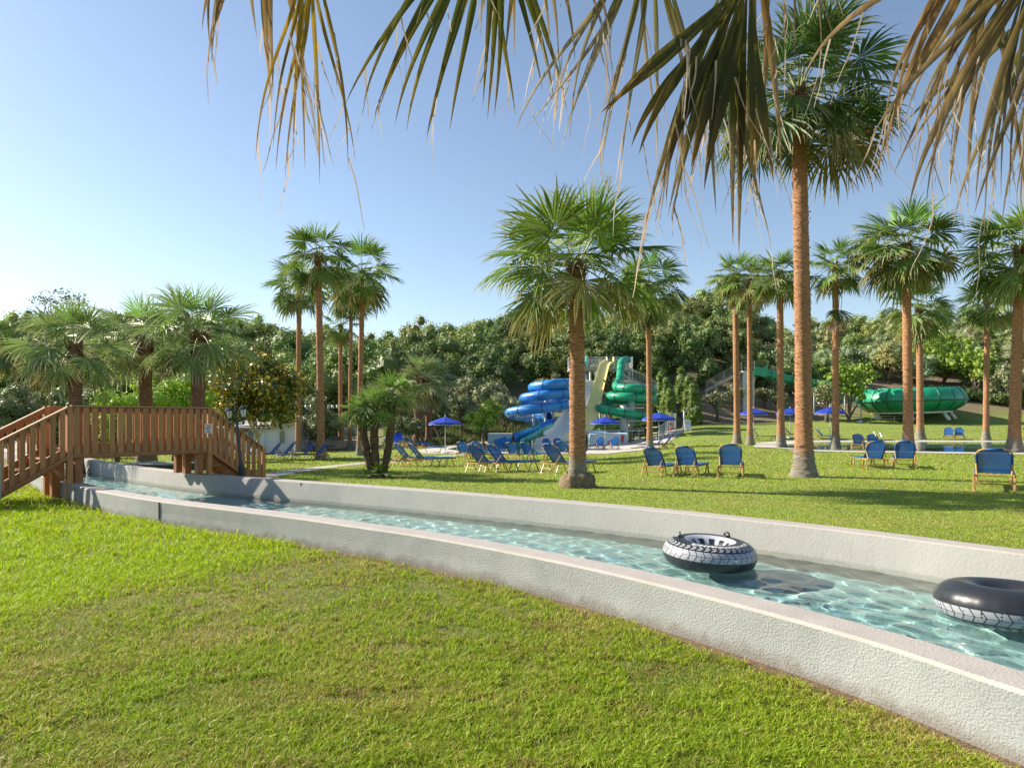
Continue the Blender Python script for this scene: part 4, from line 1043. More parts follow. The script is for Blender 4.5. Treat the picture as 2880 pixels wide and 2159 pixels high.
for side, e0 in ((-1, -.02), (1, BW + .02)):
    eo = e0 + side * .035
    for (s0, s1, nb_) in ((0.05, SP - .05, 17), (-1.95, -.05, 11), (SP + .05, SP + 1.40, 9)):
        mid = (s0 + s1) / 2
        r_ = MB()
        a, b = bp_(s0, e0, stair_z(s0) + .80), bp_(s1, e0, stair_z(s1) + .80)
        r_.beam(a, b, .04, .10)
        r_.beam(bp_(s0, e0 + side * .012, stair_z(s0) - .06), bp_(s1, e0 + side * .012, stair_z(s1) - .06), .045, .20)
        r_.beam(bp_(s0, eo + side * .034, stair_z(s0) - .16), bp_(s1, eo + side * .034, stair_z(s1) - .16), .03, .075)
        rail = r_.build("railing", wood_m, bridge, bevel=.004)
        c_ = MB(); c_.beam(bp_(s0 - .02, e0 + side * .02, stair_z(s0 - .02 if s0 < 0 else s0) + .865), bp_(s1 + .02, e0 + side * .02, stair_z(s1) + .865), .115, .035)
        c_.build("handrail", wood_t, rail, bevel=.005)
        for i in range(nb_):
            s = s0 + .08 + i * (s1 - s0 - .16) / (nb_ - 1); zb = stair_z(s)
            m_ = MB(); bbox(m_, s, eo + side * .013, zb - .13, zb + .835, .108 if s1 - s0 > 2 else .10, .024)
            # shear the ends of the stair boards so they follow the slope
            v = m_.v[0]; sl = (stair_z(s + .06) - stair_z(s - .06)) / .12 if (s < -.06 or s > SP + .06) else 0
            v[:, 2] += ((v - bp_(s, 0, 0)) @ np.array(D)) * sl
            m_.build("baluster", wood_w if side < 0 else wood_m, rail, bevel=.003)
# newel posts and legs
posts = [(0, 0, -.05, ZT + .02), (0, BW, -.05, ZT + .02), (SP, 0, H_WALL, ZT + .02), (SP, BW, H_WALL, ZT + .02)]
for s, e, z0, z1 in posts:
    m_ = MB(); bbox(m_, s, e + (-.045 if e == 0 else .045), z0, z1, .105, .115); m_.build("newel_post", wood_w, bridge, bevel=.006)
for s in (-2.0, SP + 1.45):
    for e in (0, BW):
        m_ = MB(); g_ = float(HT(*(np.array(B0) + bp_(s, e, 0))[:2])) - .02; bbox(m_, s, e + (-.04 if e == 0 else .04), g_, stair_z(s) + .89, .10, .11); m_.build("newel_post", wood_w, bridge, bevel=.006)
for s, e in ((.20, .06), (.20, BW - .1), (SP - .2, .05), (SP - .22, BW - .1), (SP - .2, BW * .55), (-.05, BW * .5)):
    m_ = MB(); bbox(m_, s, e, H_WALL if s > 0 else 0, ZD - .05, .15, .14); m_.build("support_leg", wood_m, bridge, bevel=.006)
m_ = MB(); m_.beam(bp_(-.06, BW - .1, .45), bp_(-.5, BW - .1, .85), .08, .08); m_.build("brace", wood_m, bridge)
m_ = MB(); m_.beam(bp_(-.06, .05, .42), bp_(-.42, .05, .80), .07, .07); m_.build("brace", wood_m, bridge)
for (s0, s1) in ((-1.95, -.05), (SP + .05, SP + 1.42)):
    m_ = MB(); n_t = 5
    m_.beam(bp_(s0, .06, stair_z(s0) - .16), bp_(s1, .06, stair_z(s1) - .16), .05, .2); m_.beam(bp_(s0, BW - .06, stair_z(s0) - .16), bp_(s1, BW - .06, stair_z(s1) - .16), .05, .2)
    m_.build("stringer", wood_m, bridge, bevel=.004)
    for i in range(n_t):
        s = s0 + (i + .5) * (s1 - s0) / n_t; z = stair_z(s) - .06
        m_ = MB(); bbox(m_, s, BW / 2, z - .04, z, .27, BW - .12); m_.build("tread", wood_t, bridge, bevel=.006)

# no-diving sign on the bridge post
def text_mesh(body, size, name="text", extrude=0.0, bold=0.0):
    cu = bpy.data.curves.new(name, 'FONT'); cu.body = body; cu.size = size; cu.align_x = 'CENTER'; cu.align_y = 'CENTER'; cu.extrude = extrude; cu.offset = bold; cu.resolution_u = 3
    ob = bpy.data.objects.new(name, cu); COL.objects.link(ob); bpy.context.view_layer.update()
    dg = bpy.context.evaluated_depsgraph_get(); me = bpy.data.meshes.new_from_object(ob.evaluated_get(dg)); bpy.data.objects.remove(ob); bpy.data.curves.remove(cu)
    return me
white_m = mat("sign_white", (.78, .78, .76), .5); black_m = mat("sign_black", (.02, .02, .025), .5); red_m = mat("sign_red", (.55, .04, .06), .5)
def placed(me, m, parent, loc, name, rot=(R(90), 0, 0)):
    o = bpy.data.objects.new(name, me); COL.objects.link(o); me.materials.clear(); me.materials.append(m); o.parent = parent; o.location = loc; o.rotation_euler = rot; return o
sp_ = B0 + D * SP; sz = .155
sg = thing("warning_sign", "white no diving notice with a crossed-out diver on the right bridge post", "sign", W(586, 1205, sp_.y - .18), R(8))
mb = MB(); mb.box((0, 0, 0), (.17, .006, .23)); mb.build("panel", white_m, sg, bevel=.002)
mb = MB(); a_ = np.linspace(0, 2 * math.pi, 40, endpoint=False); mb.tube([(math.cos(t) * .058, -.005, .035 + math.sin(t) * .058) for t in a_], .006, 6, closed=True)
mb.beam((-.04, -.006, .075), (.04, -.006, -.005), .009, .004, up=(0, 1, 0)); mb.build("prohibition_ring", red_m, sg)
mb = MB(); mb.beam((.03, -.0045, .065), (-.012, -.0045, .01), .016, .003, up=(0, 1, 0)); mb.beam((-.012, -.0045, .012), (-.035, -.0045, .03), .01, .003, up=(0, 1, 0)); mb.beam((.0, -.0045, .03), (-.03, -.0045, -.008), .008, .003, up=(0, 1, 0))
mb.tube([(-.022, -.007, -.004), (-.022, -.004, -.004)], .010, 10); mb.build("diver_symbol", black_m, sg)
placed(text_mesh("NO", .045, bold=.001), black_m, sg, (0, -.0045, -.052), "lettering"); placed(text_mesh("DIVING", .038, bold=.001), black_m, sg, (0, -.0045, -.09), "lettering")

# ------------------------------------------------------------------ lamps
iron_m = mat("black_iron", (.018, .018, .022), .4, spec=.6); glass_m = mat("lantern_glass", (.75, .74, .70), .25, trans=.3)
def lamp_post(label, base, h, lean=0, spread=.19, s=1.0, globe=False):
    th = thing("street_lamp", label, "lamp post", base); th.rotation_euler = (0, lean, 0)
    mb = MB()
    mb.lathe([(.001, -.05), (.075 * s, -.05), (.078 * s, .42 * h * .6), (.085 * s, .26 * h), (.062 * s, .28 * h), (.048 * s, .32 * h), (.034 * s, .36 * h), (.030 * s, .9 * h), (.04 * s, .905 * h), (.026 * s, .92 * h), (.02 * s, 1.0 * h), (.001, 1.01 * h)], 14)
    for sd in (-1, 1):
        mb.tube([(sd * (.02 + spread * (.5 - .5 * math.cos(t))) if False else sd * spread * (t / 3.14), 0, h * .80 - .10 * s * math.sin(t) + (.07 * s if t > 2.5 else 0) * (t - 2.5)) for t in np.linspace(0, 3.14, 14)], .011 * s, 7)
        mb.tube([(sd * (spread * .45 + .045 * s * math.cos(a)), 0, h * .80 + .03 + .045 * s * math.sin(a)) for a in np.linspace(0, 5.2, 14)], .007 * s, 6)
    mb.build("post", iron_m, th, autos=40)
    for sd in (-1, 1):
        z = h * .80 + .05 * s; c = (sd * spread, 0, z)
        if globe:
            m_ = MB(); m_.lathe([(.001, 0), (.08 * s, .04 * s), (.11 * s, .12 * s), (.08 * s, .2 * s), (.001, .24 * s)], 12, c); m_.build("lantern", glass_m, th, smooth=True); continue
        g_ = MB(); g_.lathe([(.045 * s, .02 * s), (.085 * s, .19 * s)], 6, c); lan = g_.build("lantern", glass_m, th)
        f_ = MB(); f_.lathe([(.001, -.03 * s), (.03 * s, -.03 * s), (.052 * s, .02 * s), (.001, .022 * s)], 6, c); f_.lathe([(.105 * s, .19 * s), (.10 * s, .205 * s), (.055 * s, .255 * s), (.03 * s, .285 * s), (.012 * s, .295 * s), (.016 * s, .315 * s), (.001, .33 * s)], 6, c); f_.lathe([(.001, .188 * s), (.105 * s, .19 * s)], 6, c)
        for i in range(6):
            a = i / 6 * 2 * math.pi; f_.tube([(c[0] + .046 * s * math.cos(a), c[1] + .046 * s * math.sin(a), z + .02 * s), (c[0] + .088 * s * math.cos(a), c[1] + .088 * s * math.sin(a), z + .19 * s)], .006 * s, 5)
        f_.build("lantern_frame", iron_m, th); 
    return th
YL = 15.9; bl_ = W(684, 1352, YL); bl_.z = -.02
tl_ = W(661, 1130, YL)
lamp_post("black iron double lantern leaning in front of the right bridge steps", bl_, tl_.z - bl_.z - .02, lean=math.atan2(tl_.x - bl_.x, tl_.z - bl_.z), s=1.0, spread=.165)
b = W(1443, 1252, 50); lamp_post("black double lantern at the pool edge before the blue flume", b, (1252 - 1160) / FPX * 50, s=1.35, spread=.36)
b = W(1939, 1206, 68); b.z = float(HT(b.x, b.y)); lamp_post("thin post with two white globes behind the notice board", b, (1206 - 1156) / FPX * 68 + .4, s=1.1, spread=.28, globe=True)

# ------------------------------------------------------------------ sun loungers
sling_m = mat("blue_sling", (.02, .13, .44), .45, var=.12, vscale=60, trans=.34, transp=.07, objvar=.18)
wood_l = mat("lounger_wood", (.46, .265, .08), .45, var=.2, vscale=8, stretch=(3, 3, 1))
def make_lounger(label, tilt=50):
    th = thing("sun_lounger", label, "sun lounger", (0, 0, 0))
    wv, zs = .31, .32
    f_ = MB()
    for x in (-wv, wv): f_.beam((x, -.62, zs), (x, 1.22, zs), .035, .045)
    for y in (-.60, .28, 1.2): f_.tube([(-wv, y, zs), (wv, y, zs)], .016, 8)
    f_.build("wood_frame", wood_l, th, bevel=.006)
    for y0, y1 in ((-.62, -.30), (-.12, -.44), (.72, 1.02), (1.16, .86)):
        for x in (-wv - .012, wv + .012):
            m_ = MB(); m_.beam((x, y0, -.01), (x, (y0 + y1) / 2, zs), .028, .04, up=(1, 0, 0)); m_.build("leg", wood_l, th, bevel=.005)
    a = R(tilt); L_ = .78; y0 = -.12
    def bk(x, l, off=0): return (x, y0 - l * math.cos(a) - off * math.sin(a), zs + l * math.sin(a) - off * math.cos(a))
    m_ = MB(); xi = wv - .03; pts = [bk(-xi, 0), bk(-xi, L_ - .15)] + [bk(-xi + .15 - .15 * math.cos(t), L_ - .15 + .15 * math.sin(t)) for t in np.linspace(.2, 1.57, 7)]
    pts += [(-p[0], p[1], p[2]) for p in pts[::-1]]
    m_.tube(pts, .017, 8); m_.build("back_frame", wood_l, th, smooth=True)
    # fabric back, cut off at the top corners, sleeves wrap the frame
    m_ = MB(); nx, nl = 7, 9; V = []
    for i in range(nl):
        l = .03 + (L_ + .012 - .03) * i / (nl - 1); hw = xi + .012 if l < L_ - .15 else xi + .012 - (l - (L_ - .15)) * .92
        for j in range(nx):
            x = -hw + 2 * hw * j / (nx - 1); V.append(bk(x, l, .022 * math.sin(math.pi * i / (nl - 1)) * math.sin(math.pi * j / (nx - 1))))
    m_.add(V, [(i * nx + j, i * nx + j + 1, (i + 1) * nx + j + 1, (i + 1) * nx + j) for i in range(nl - 1) for j in range(nx - 1)])
    m_.tube([bk(-xi, .03), bk(-xi, L_ - .15)], .024, 8); m_.tube([bk(xi, .03), bk(xi, L_ - .15)], .024, 8); m_.tube([bk(-xi + .14, L_), bk(xi - .14, L_)], .024, 8)
    m_.build("back_sling", sling_m, th, smooth=True)
    m_ = MB(); ny = 9; V = []
    for i in range(ny):
        y = y0 + (1.2 - y0) * i / (ny - 1)
        for j in range(nx):
            x = -wv - .01 + (2 * wv + .02) * j / (nx - 1); V.append((x, y, zs + .026 - .03 * math.sin(math.pi * j / (nx - 1)) * math.sin(math.pi * i / (ny - 1))))
    m_.add(V, [(i * nx + j, i * nx + j + 1, (i + 1) * nx + j + 1, (i + 1) * nx + j) for i in range(ny - 1) for j in range(nx - 1)])
    m_.tube([(-wv, y0, zs + .012), (-wv, 1.2, zs + .012)], .027, 6); m_.tube([(wv, y0, zs + .012), (wv, 1.2, zs + .012)], .027, 6)
    m_.build("seat_sling", sling_m, th, smooth=True)
    # U-shaped strut from the middle of the back down to the rear of the frame
    m_ = MB(); c0 = np.array(bk(-xi - .01, .36, .03)); e0 = np.array((-xi + .02, -.68, .17))
    pts = [tuple(c0), tuple(c0 * .4 + e0 * .6), tuple(e0 + (.0, 0, .03)), tuple(e0 + (.05, -.01, 0))]
    pts += [(-p[0], p[1], p[2]) for p in pts[::-1]]
    m_.tube(pts, .017, 8); m_.build("back_strut", wood_l, th, smooth=True)
    return th
LO = [  # px, base py, forward direction, scale, label, group
 (1833, 1341, (.40, .92), .92, "left of three loungers seen from behind on the open lawn, seat turned to the right", "three loungers facing away on the lawn"),
 (1925, 1341, (.26, .97), .95, "middle of three loungers seen from behind on the open lawn", "three loungers facing away on the lawn"),
 (2054, 1344, (.03, 1.0), 1.02, "right of three loungers on the open lawn, square to the view", "three loungers facing away on the lawn"),
 (2467, 1319, (-.30, .95), 1.0, "left lounger of the pair in front of the pool, beside the tallest palm", "pair of loungers before the swimming pool"),
 (2546, 1319, (-.05, 1.0), 1.0, "right lounger of the pair in front of the pool, palm root behind it", "pair of loungers before the swimming pool"),
 (2796, 1384, (.0, 1.0), 1.18, "large single lounger at the right of the lawn, nearest to the view", None),
 (2411, 1266, (.30, .95), .92, "left lounger of the two standing on the near pool edge", "pair of loungers on the pool edge"),
 (2452, 1267, (.35, .93), .92, "right lounger on the near pool edge, beside the pool handrails", "pair of loungers on the pool edge"),
 (2668, 1235, (.0, -1.0), .95, "left of two pale sunlit loungers across the pool, mirrored in the water", "two loungers beyond the pool"),
 (2698, 1235, (.02, -1.0), .95, "right of two pale sunlit loungers across the pool, mirrored in the water", "two loungers beyond the pool"),
 (2318, 1237, (.9, .2), .95, "lounger under the parasol right of the tallest palm, seat to the right", None),
 (2139, 1238, (1.0, .05), .95, "lounger half hidden behind the second slim palm, seat to the right", None),
 (2228, 1232, (1.0, .1), .95, "lounger just left of the tallest palm, mostly hidden by a trunk", None),
 (2890, 1232, (.2, .98), .95, "lounger at the right edge behind the dark banded palm", None),
 (1331, 1329, (.76, .65), 1.0, "left lounger of the front centre pair, left of the stout palm", "front centre pair of loungers"),
 (1383, 1328, (.82, .58), 1.0, "right lounger of the front centre pair, seat pointing at the stout palm", "front centre pair of loungers"),
 (1118, 1312, (.9, .43), 1.0, "left lounger of the pair right beside the fan palm clump", "pair of loungers by the fan palms"),
 (1156, 1313, (.93, .36), 1.0, "right lounger of the pair beside the fan palm clump, seat fully visible", "pair of loungers by the fan palms"),
 (1298, 1291, (.35, .94), 1.0, "left lounger of the rear pair left of the pool lantern", "rear pair of loungers by the pool"),
 (1338, 1290, (.35, .94), 1.0, "right lounger of the rear pair, half behind the front pair", "rear pair of loungers by the pool"),
 (1436, 1295, (.45, .9), 1.0, "lounger directly below the pool lantern post", "loungers below the blue flume"),
 (1476, 1295, (.55, .84), 1.0, "lounger to the right of the pool lantern post", "loungers below the blue flume"),
 (1546, 1332, (.72, .70), 1.03, "lounger partly hidden by the left side of the stout palm", None),
 (1538, 1272, (.1, -1.0), .95, "sunlit lounger facing the view in front of the white slide, left of two", "loungers by the white slide"),
 (1569, 1270, (.1, -1.0), .95, "sunlit lounger facing the view in front of the white slide, right of two", "loungers by the white slide"),
 (1578, 1287, (.5, .87), 1.0, "lounger seen from behind just left of the stout palm trunk", None),
 (1690, 1266, (-.35, .94), .95, "left lounger before the pale blue splash wall, under a parasol", "loungers before the splash wall"),
 (1730, 1266, (-.35, .94), .95, "right lounger before the pale blue splash wall, under a parasol", "loungers before the splash wall"),
 (1866, 1262, (-1.0, .15), .95, "left of two loungers seen side-on next to the slim palm", "loungers seen side-on by the deck"),
 (1890, 1260, (-1.0, .15), .95, "right of two loungers seen side-on, at the corner of the deck", "loungers seen side-on by the deck"),
 (1206, 1271, (1.0, .0), .95, "lounger seen side-on between the short palms and the blue parasol", None),
 (1180, 1257, (1.0, .1), .95, "lounger mostly hidden behind the pair of short palms", None),
 (1135, 1262, (.95, .3), .95, "left of two upright loungers beside the tilted blue parasol", "loungers beside the tilted parasol"),
 (1147, 1261, (.95, .3), .95, "right of two upright loungers beside the tilted blue parasol", "loungers beside the tilted parasol"),
 (757, 1292, (-.97, -.2), 1.0, "first sunlit lounger right of the bridge steps, seat to the left", "sunlit loungers before the white building"),
 (795, 1293, (-.97, -.2), 1.0, "second sunlit lounger right of the bridge steps, palm shadow on its back", "sunlit loungers before the white building"),
 (849, 1295, (-.97, -.2), 1.0, "third sunlit lounger right of the bridge steps, left of the tall palm", "sunlit loungers before the white building"),
 (887, 1295, (-.97, -.2), 1.0, "fourth sunlit lounger right of the bridge steps, cut by the tall palm", "sunlit loungers before the white building"),
 (692, 1292, (-.97, -.2), 1.0, "sunlit lounger seen through the right bridge railing", "sunlit loungers before the white building"),
 (874, 1270, (.97, -.1), .95, "left of two loungers seen between tall palm trunks, backs leaning left", "two loungers between tall palms"),
 (884, 1269, (.97, -.1), .95, "right of two loungers seen between tall palm trunks, backs leaning left", "two loungers between tall palms"),
 (925, 1263, (1.0, 0), .9, "small distant lounger right of the tallest trunk of the left cluster", None),
 (270, 1301, (1.0, .1), .9, "folded-down lounger under the bridge deck, left of two", "loungers seen under the bridge"),
 (318, 1301, (1.0, .1), .9, "folded-down lounger under the bridge deck, beside the palm root", "loungers seen under the bridge"),
]
proto = make_lounger("")
low = make_lounger("", 12); wide = make_lounger("", 40)
for i, (px, py, f, s, lab, gr) in enumerate(LO):
    g = G(px, py); ry = Vector((g.x, g.y)).normalized(); f = (ry * f[1] + Vector((ry.y, -ry.x)) * f[0]).normalized()   # directions are given relative to the line of sight
    if i in (42, 43): src = low
    elif i == 5: src = wide
    else: src = proto
    c = g + Vector((f.x, f.y, 0)) * (.55 * s if f.y > .3 else 0)
    c.z = float(HT(c.x, c.y)) + (.015 if 'deck' in lab or 'splash' in lab or 'edge' in lab else 0)
    rz = math.atan2(-f.x, f.y)
    if src["label"] == "":
        src.location = c; src.rotation_euler = (0, 0, rz); src.scale = (s, s, s); src["label"] = lab
        if gr: src["group"] = gr
    else:
        o = dup(src, c, rz, lab, s, gr)
        if not gr and "group" in o: del o["group"]

# ------------------------------------------------------------------ parasols
canvas_m = mat("blue_canvas", (.015, .06, .52), .7, var=.10, vscale=3, trans=.30); trim_m = mat("white_trim", (.75, .75, .75), .6); pole_m = mat("white_pole", (.72, .72, .70), .4)
def make_parasol(label, canvas=None, name="parasol"):
    th = thing(name, label, "parasol", (0, 0, 0))
    mb = MB(); nside = 8; V = [(0, 0, 2.3)]
    for k in range(nside * 3):
        a = k / (nside * 3) * 2 * math.pi; sg_ = math.cos(((k % 3) - 1.5) / 3 * .8) if k % 3 else 1.0
        for (r, z) in ((.5, 2.13), (1.02, 1.93)): V.append((r * sg_ * math.cos(a), r * sg_ * math.sin(a), z - (.02 if k % 3 else 0)))
    n = nside * 3; q = []; t = []
    for k in range(n):
        k2 = (k + 1) % n; t.append((0, 1 + 2 * k, 1 + 2 * k2)); q.append((1 + 2 * k, 2 + 2 * k, 2 + 2 * k2, 1 + 2 * k2))
    mb.add(V, q, t); cn = mb.build("canopy", canvas or canvas_m, th)
    # scalloped valance
    mb = MB(); V = []; q = []
    for k in range(n):
        a = k / n * 2 * math.pi; sg_ = math.cos(((k % 3) - 1.5) / 3 * .8) if k % 3 else 1.0
        p = np.array((1.02 * sg_ * math.cos(a), 1.02 * sg_ * math.sin(a), 1.93 - (.02 if k % 3 else 0))); V += [p, p * np.array((1.01, 1.01, 1)) - np.array((0, 0, .14 if k % 3 else .10))]
    for k in range(n): k2 = (k + 1) % n; q.append((2 * k, 2 * k + 1, 2 * k2 + 1, 2 * k2))
    mb.add(V, q); mb.build("valance", canvas or canvas_m, cn)
    mb = MB(); mb.tube([V[2 * k + 1] for k in range(n)], .008, 5, closed=True); mb.build("piping", trim_m, cn)
    mb = MB(); mb.tube([(0, 0, .05), (0, 0, 2.34)], .024, 10); mb.lathe([(.001, 2.40), (.03, 2.37), (.02, 2.33), (.03, 2.3)], 8); mb.build("pole", pole_m, th, smooth=True)
    mb = MB()
    for k in range(8): a = k / 8 * 2 * math.pi; mb.tube([(.03 * math.cos(a), .03 * math.sin(a), 2.22), (1.0 * math.cos(a), 1.0 * math.sin(a), 1.92)], .008, 5); mb.tube([(.03 * math.cos(a), .03 * math.sin(a), 1.8), (.5 * math.cos(a), .5 * math.sin(a), 2.06)], .007, 5)
    mb.build("ribs", pole_m, th)
    mb = MB(); mb.lathe([(.001, 0), (.26, 0), (.26, .07), (.05, .11), (.05, .28), (.001, .28)], 16); mb.build("base", pole_m, th, autos=40)
    return th
UG = "open blue parasols in the garden"
UM = [(1252, 1274, 1.0, "open blue parasol on a white pole right of the pair of short palms"), (1701, 1263, 1.0, "open blue parasol in front of the green spiral slide"), (1853, 1262, 1.0, "open blue parasol behind the slim palm with hanging skirt"),
      (2119, 1232, 1.0, "open blue parasol behind the close pair of slim palms"), (2222, 1231, 1.0, "open blue parasol half hidden by the left side of the tallest palm"), (2334, 1234, 1.05, "open blue parasol just right of the tallest palm trunk")]
up = make_parasol("")
for i, (px, py, s, lab) in enumerate(UM):
    g = G(px, py)
    if i == 0: up.location = g; up["label"] = lab; up["group"] = UG
    else: dup(up, g, .35 * i, lab, s, UG)
g = G(1112, 1257); o = dup(up, g + Vector((-.6, 0, .75)), .4, "closed-down blue parasol tilted onto the ground beside two loungers", .72, UG); o.rotation_euler = (R(8), R(96), R(-20)); o.location = g + Vector((-.9, .2, .72))
beige_m = mat("beige_canvas", (.62, .52, .38), .8, var=.1, vscale=4)
u2 = make_parasol("beige parasol seen through the bridge balusters", beige_m); u2.location = G(365, 1262)

# ------------------------------------------------------------------ water slides
blue_p = mat("blue_slide_plastic", (.035, .23, .62), .32, var=.16, vscale=1.2, stretch=(1, 1, .4)); blue_d = mat("blue_slide_seam", (.015, .09, .30), .4)
green_p = mat("green_slide_plastic", (.015, .30, .16), .34, var=.18, vscale=1.2, stretch=(1, 1, .4)); green_d = mat("green_slide_seam", (.006, .10, .06), .4)
teal_p = mat("teal_slide_plastic", (.12, .50, .42), .3, var=.06, vscale=1.5); yellow_p = mat("yellow_slide_plastic", (.84, .70, .27), .35, var=.06, vscale=1.0)
white_p = mat("white_slide_plastic", (.74, .75, .73), .35, var=.04, vscale=1.2); steel_m = mat("galvanised_steel", (.55, .56, .57), .45, metal=.3); grey_post = mat("grey_painted_post", (.52, .53, .54), .6, var=.1)
pale_wall = mat("pale_blue_wall", (.48, .62, .66), .8, color2=(.42, .56, .60), vscale=.8); conc_m = mat("slide_concrete", (.40, .39, .36), .9, var=.15, vscale=2)
def wpath(l, step=.35): return resample([tuple(W(*p)) for p in l], step)
def tube_slide(th, name, path, r, m, md, ring=1.9, arc=None, n=16):
    d = np.r_[0, np.cumsum(np.linalg.norm(np.diff(path, axis=0), axis=1))]; T = np.gradient(path, axis=0)
    mb = MB(); mb.tube(path, r, n, caps=False, arc=arc)
    for x in np.arange(.3, d[-1], ring):
        i = int(np.argmin(abs(d - x))); i = min(max(i, 1), len(path) - 2); t = T[i] / np.linalg.norm(T[i]); c = path[i]
        mb.tube([c - t * .045, c + t * .045], r * 1.075, n, caps=False, arc=arc, mi=1)
    o = mb.build(name, [m, md], th, smooth=True); world_child(o, th)
    if arc: sm = o.modifiers.new("wall", 'SOLIDIFY'); sm.thickness = .035
    return o
def trough(mb, path, w, h, lat=(1, 0, 0), t=.05):
    P = np.array(path); T = np.gradient(P, axis=0); T /= np.linalg.norm(T, axis=1)[:, None]; lat = np.array(lat, float)
    w = np.broadcast_to(np.asarray(w, float), (len(P),)); h = np.broadcast_to(np.asarray(h, float), (len(P),))
    lt = lat - T * (T @ lat)[:, None]; lt /= np.linalg.norm(lt, axis=1)[:, None]; up = np.cross(T, lt); up *= np.sign(up[:, 2:3] + 1e-6)
    prof = [(-.5, 1, -t), (-.5, 1, 0), (-.46, .25, 0), (-.38, 0, 0), (0, 0, -.02), (.38, 0, 0), (.46, .25, 0), (.5, 1, 0), (.5, 1, t), (.5, -.0, t), (.5, -.35, 0), (-.5, -.35, 0), (-.5, -.0, -t)]
    n = len(prof); V = np.stack([P + lt * (a * w + c)[:, None] + up * (b * h)[:, None] for a, b, c in prof], 1)
    k = len(P); q = [(i * n + j, i * n + (j + 1) % n, (i + 1) * n + (j + 1) % n, (i + 1) * n + j) for i in range(k - 1) for j in range(n)]
    mb.add(V.reshape(-1, 3), q); return mb
def gz(p): return float(HT(p[0], p[1]))

# blue spiral tube and its open flume
b0 = W(1500, 1240, 58); b0.z = gz(b0)
th = thing("blue_tube_slide", "blue spiral tube slide winding down in three loops to an open blue flume", "water slide", b0)
P = wpath([(1640, 1058, 66), (1625, 1066, 63), (1608, 1076, 60.2), (1552, 1081, 58), (1498, 1090, 60), (1550, 1101, 62), (1606, 1101, 60.8), (1540, 1110, 58), (1473, 1121, 60), (1530, 1134, 62), (1592, 1134, 61), (1575, 1141, 59.4), (1510, 1149, 58), (1433, 1161, 60), (1490, 1174, 62), (1545, 1172, 61)])
tube_slide(th, "spiral_tube", P, .43, blue_p, blue_d)
P = wpath([(1580, 1174, 61), (1560, 1183, 59.8), (1520, 1199, 58.6), (1470, 1217, 57.5), (1425, 1234, 56.4), (1402, 1241, 55.8)])
tube_slide(th, "open_flume", P, .52, blue_p, blue_d, arc=(math.pi * .92, math.pi * 2.08), n=12)
for (px, py, Y, pxb) in ((1556, 1096, 60.5, 1556), (1534, 1130, 60.5, 1534), (1500, 1170, 60.5, 1504)):
    a = W(px, py, Y); mb = MB(); g = gz(a)
    mb.tube([(a.x, a.y, g - .3), (a.x, a.y, a.z + .12)], .11, 10); o = mb.build("support_post", grey_post, th, smooth=True); world_child(o, th)
    mb = MB()
    for dx, dz in ((-2.0, -.12), (.95, .10)): mb.beam(a, a + Vector((dx, 0, dz)), .09, .11)
    for k in range(3): mb.beam(a + Vector((-.1, 0, -.05)), a + Vector((-.5 - .35 * k, -.3, .30)), .05, .05)
    for dx in (.3, .9): mb.beam(a + Vector((dx, 0, .1)), a + Vector((dx - .1, -.1, .38)), .05, .05)
    o = mb.build("support_bracket", steel_m, th); world_child(o, th)

b0 = W(1470, 1240, 56); b0.z = gz(b0)
th = thing("teal_slide", "open pale teal flume that ends in the pool beside the blue flume", "water slide", b0)
P = wpath([(1610, 1165, 62.5), (1575, 1179, 61), (1550, 1191, 59.6), (1510, 1209, 58), (1475, 1227, 56.8), (1448, 1240, 55.8)])
tube_slide(th, "open_flume", P, .58, teal_p, mat("teal_slide_seam", (.05, .28, .24), .4), arc=(math.pi * .92, math.pi * 2.08), n=12)
for px, Y in ((1490, 57.3), (1525, 58.6), (1560, 60)):
    a = W(px, 1240, Y); g = gz(a); i = int(np.argmin(abs(P[:, 0] - a.x))); mb = MB(); mb.tube([(a.x, a.y, g - .2), (P[i][0], P[i][1], P[i][2] - .5)], .09, 8); o = mb.build("support_post", grey_post, th, smooth=True); world_child(o, th)
for k, s in enumerate(np.linspace(.25, .7, 6)):
    pass

b0 = W(1560, 1245, 57); b0.z = gz(b0)
th = thing("white_slide", "wide white slide dropping beside the stout palm trunk into the pool", "water slide", b0)
P = wpath([(1668, 1070, 66.5), (1662, 1082, 65.2), (1650, 1106, 63.6), (1626, 1142, 61.4), (1608, 1168, 60), (1590, 1198, 58.4), (1576, 1219, 57.2), (1550, 1232, 56.2)], .3)
mb = MB(); trough(mb, P, np.linspace(1.3, 1.7, len(P)), .30, (1, .25, 0)); o = mb.build("slide_chute", white_p, th, smooth=False); world_child(o, th)
mb = MB()                                             # end of the chute runs into a boxed landing
a = W(1500, 1236, 55.2); c = W(1605, 1236, 55.2); zb = gz(a) - .05
V = [(a.x, a.y, zb), (c.x, c.y, zb), (c.x, c.y, c.z + .25), (a.x + 1.2, a.y, a.z + .30), (a.x + .25, a.y, a.z + .05), (a.x, a.y, a.z - .35)]
V2 = [(x, y + 2.2, z) for x, y, z in V]; mb.ngon(V); mb.ngon(V2[::-1])
for i in range(6): j = (i + 1) % 6; mb.add([V[i], V[j], V2[j], V2[i]], [(3, 2, 1, 0)])
o = mb.build("landing_box", white_p, th, bevel=.03); world_child(o, th)
for px, py, s in ((1660, 1062, 1), (1676, 1060, 1)):
    mb = MB(); c = W(px, py + 10, 66.6); mb.beam(c - Vector((0, 0, .9)), c + Vector((0, .3, .9)), .16, .5); o = mb.build("entry_wing", white_p, th, bevel=.05); world_child(o, th)

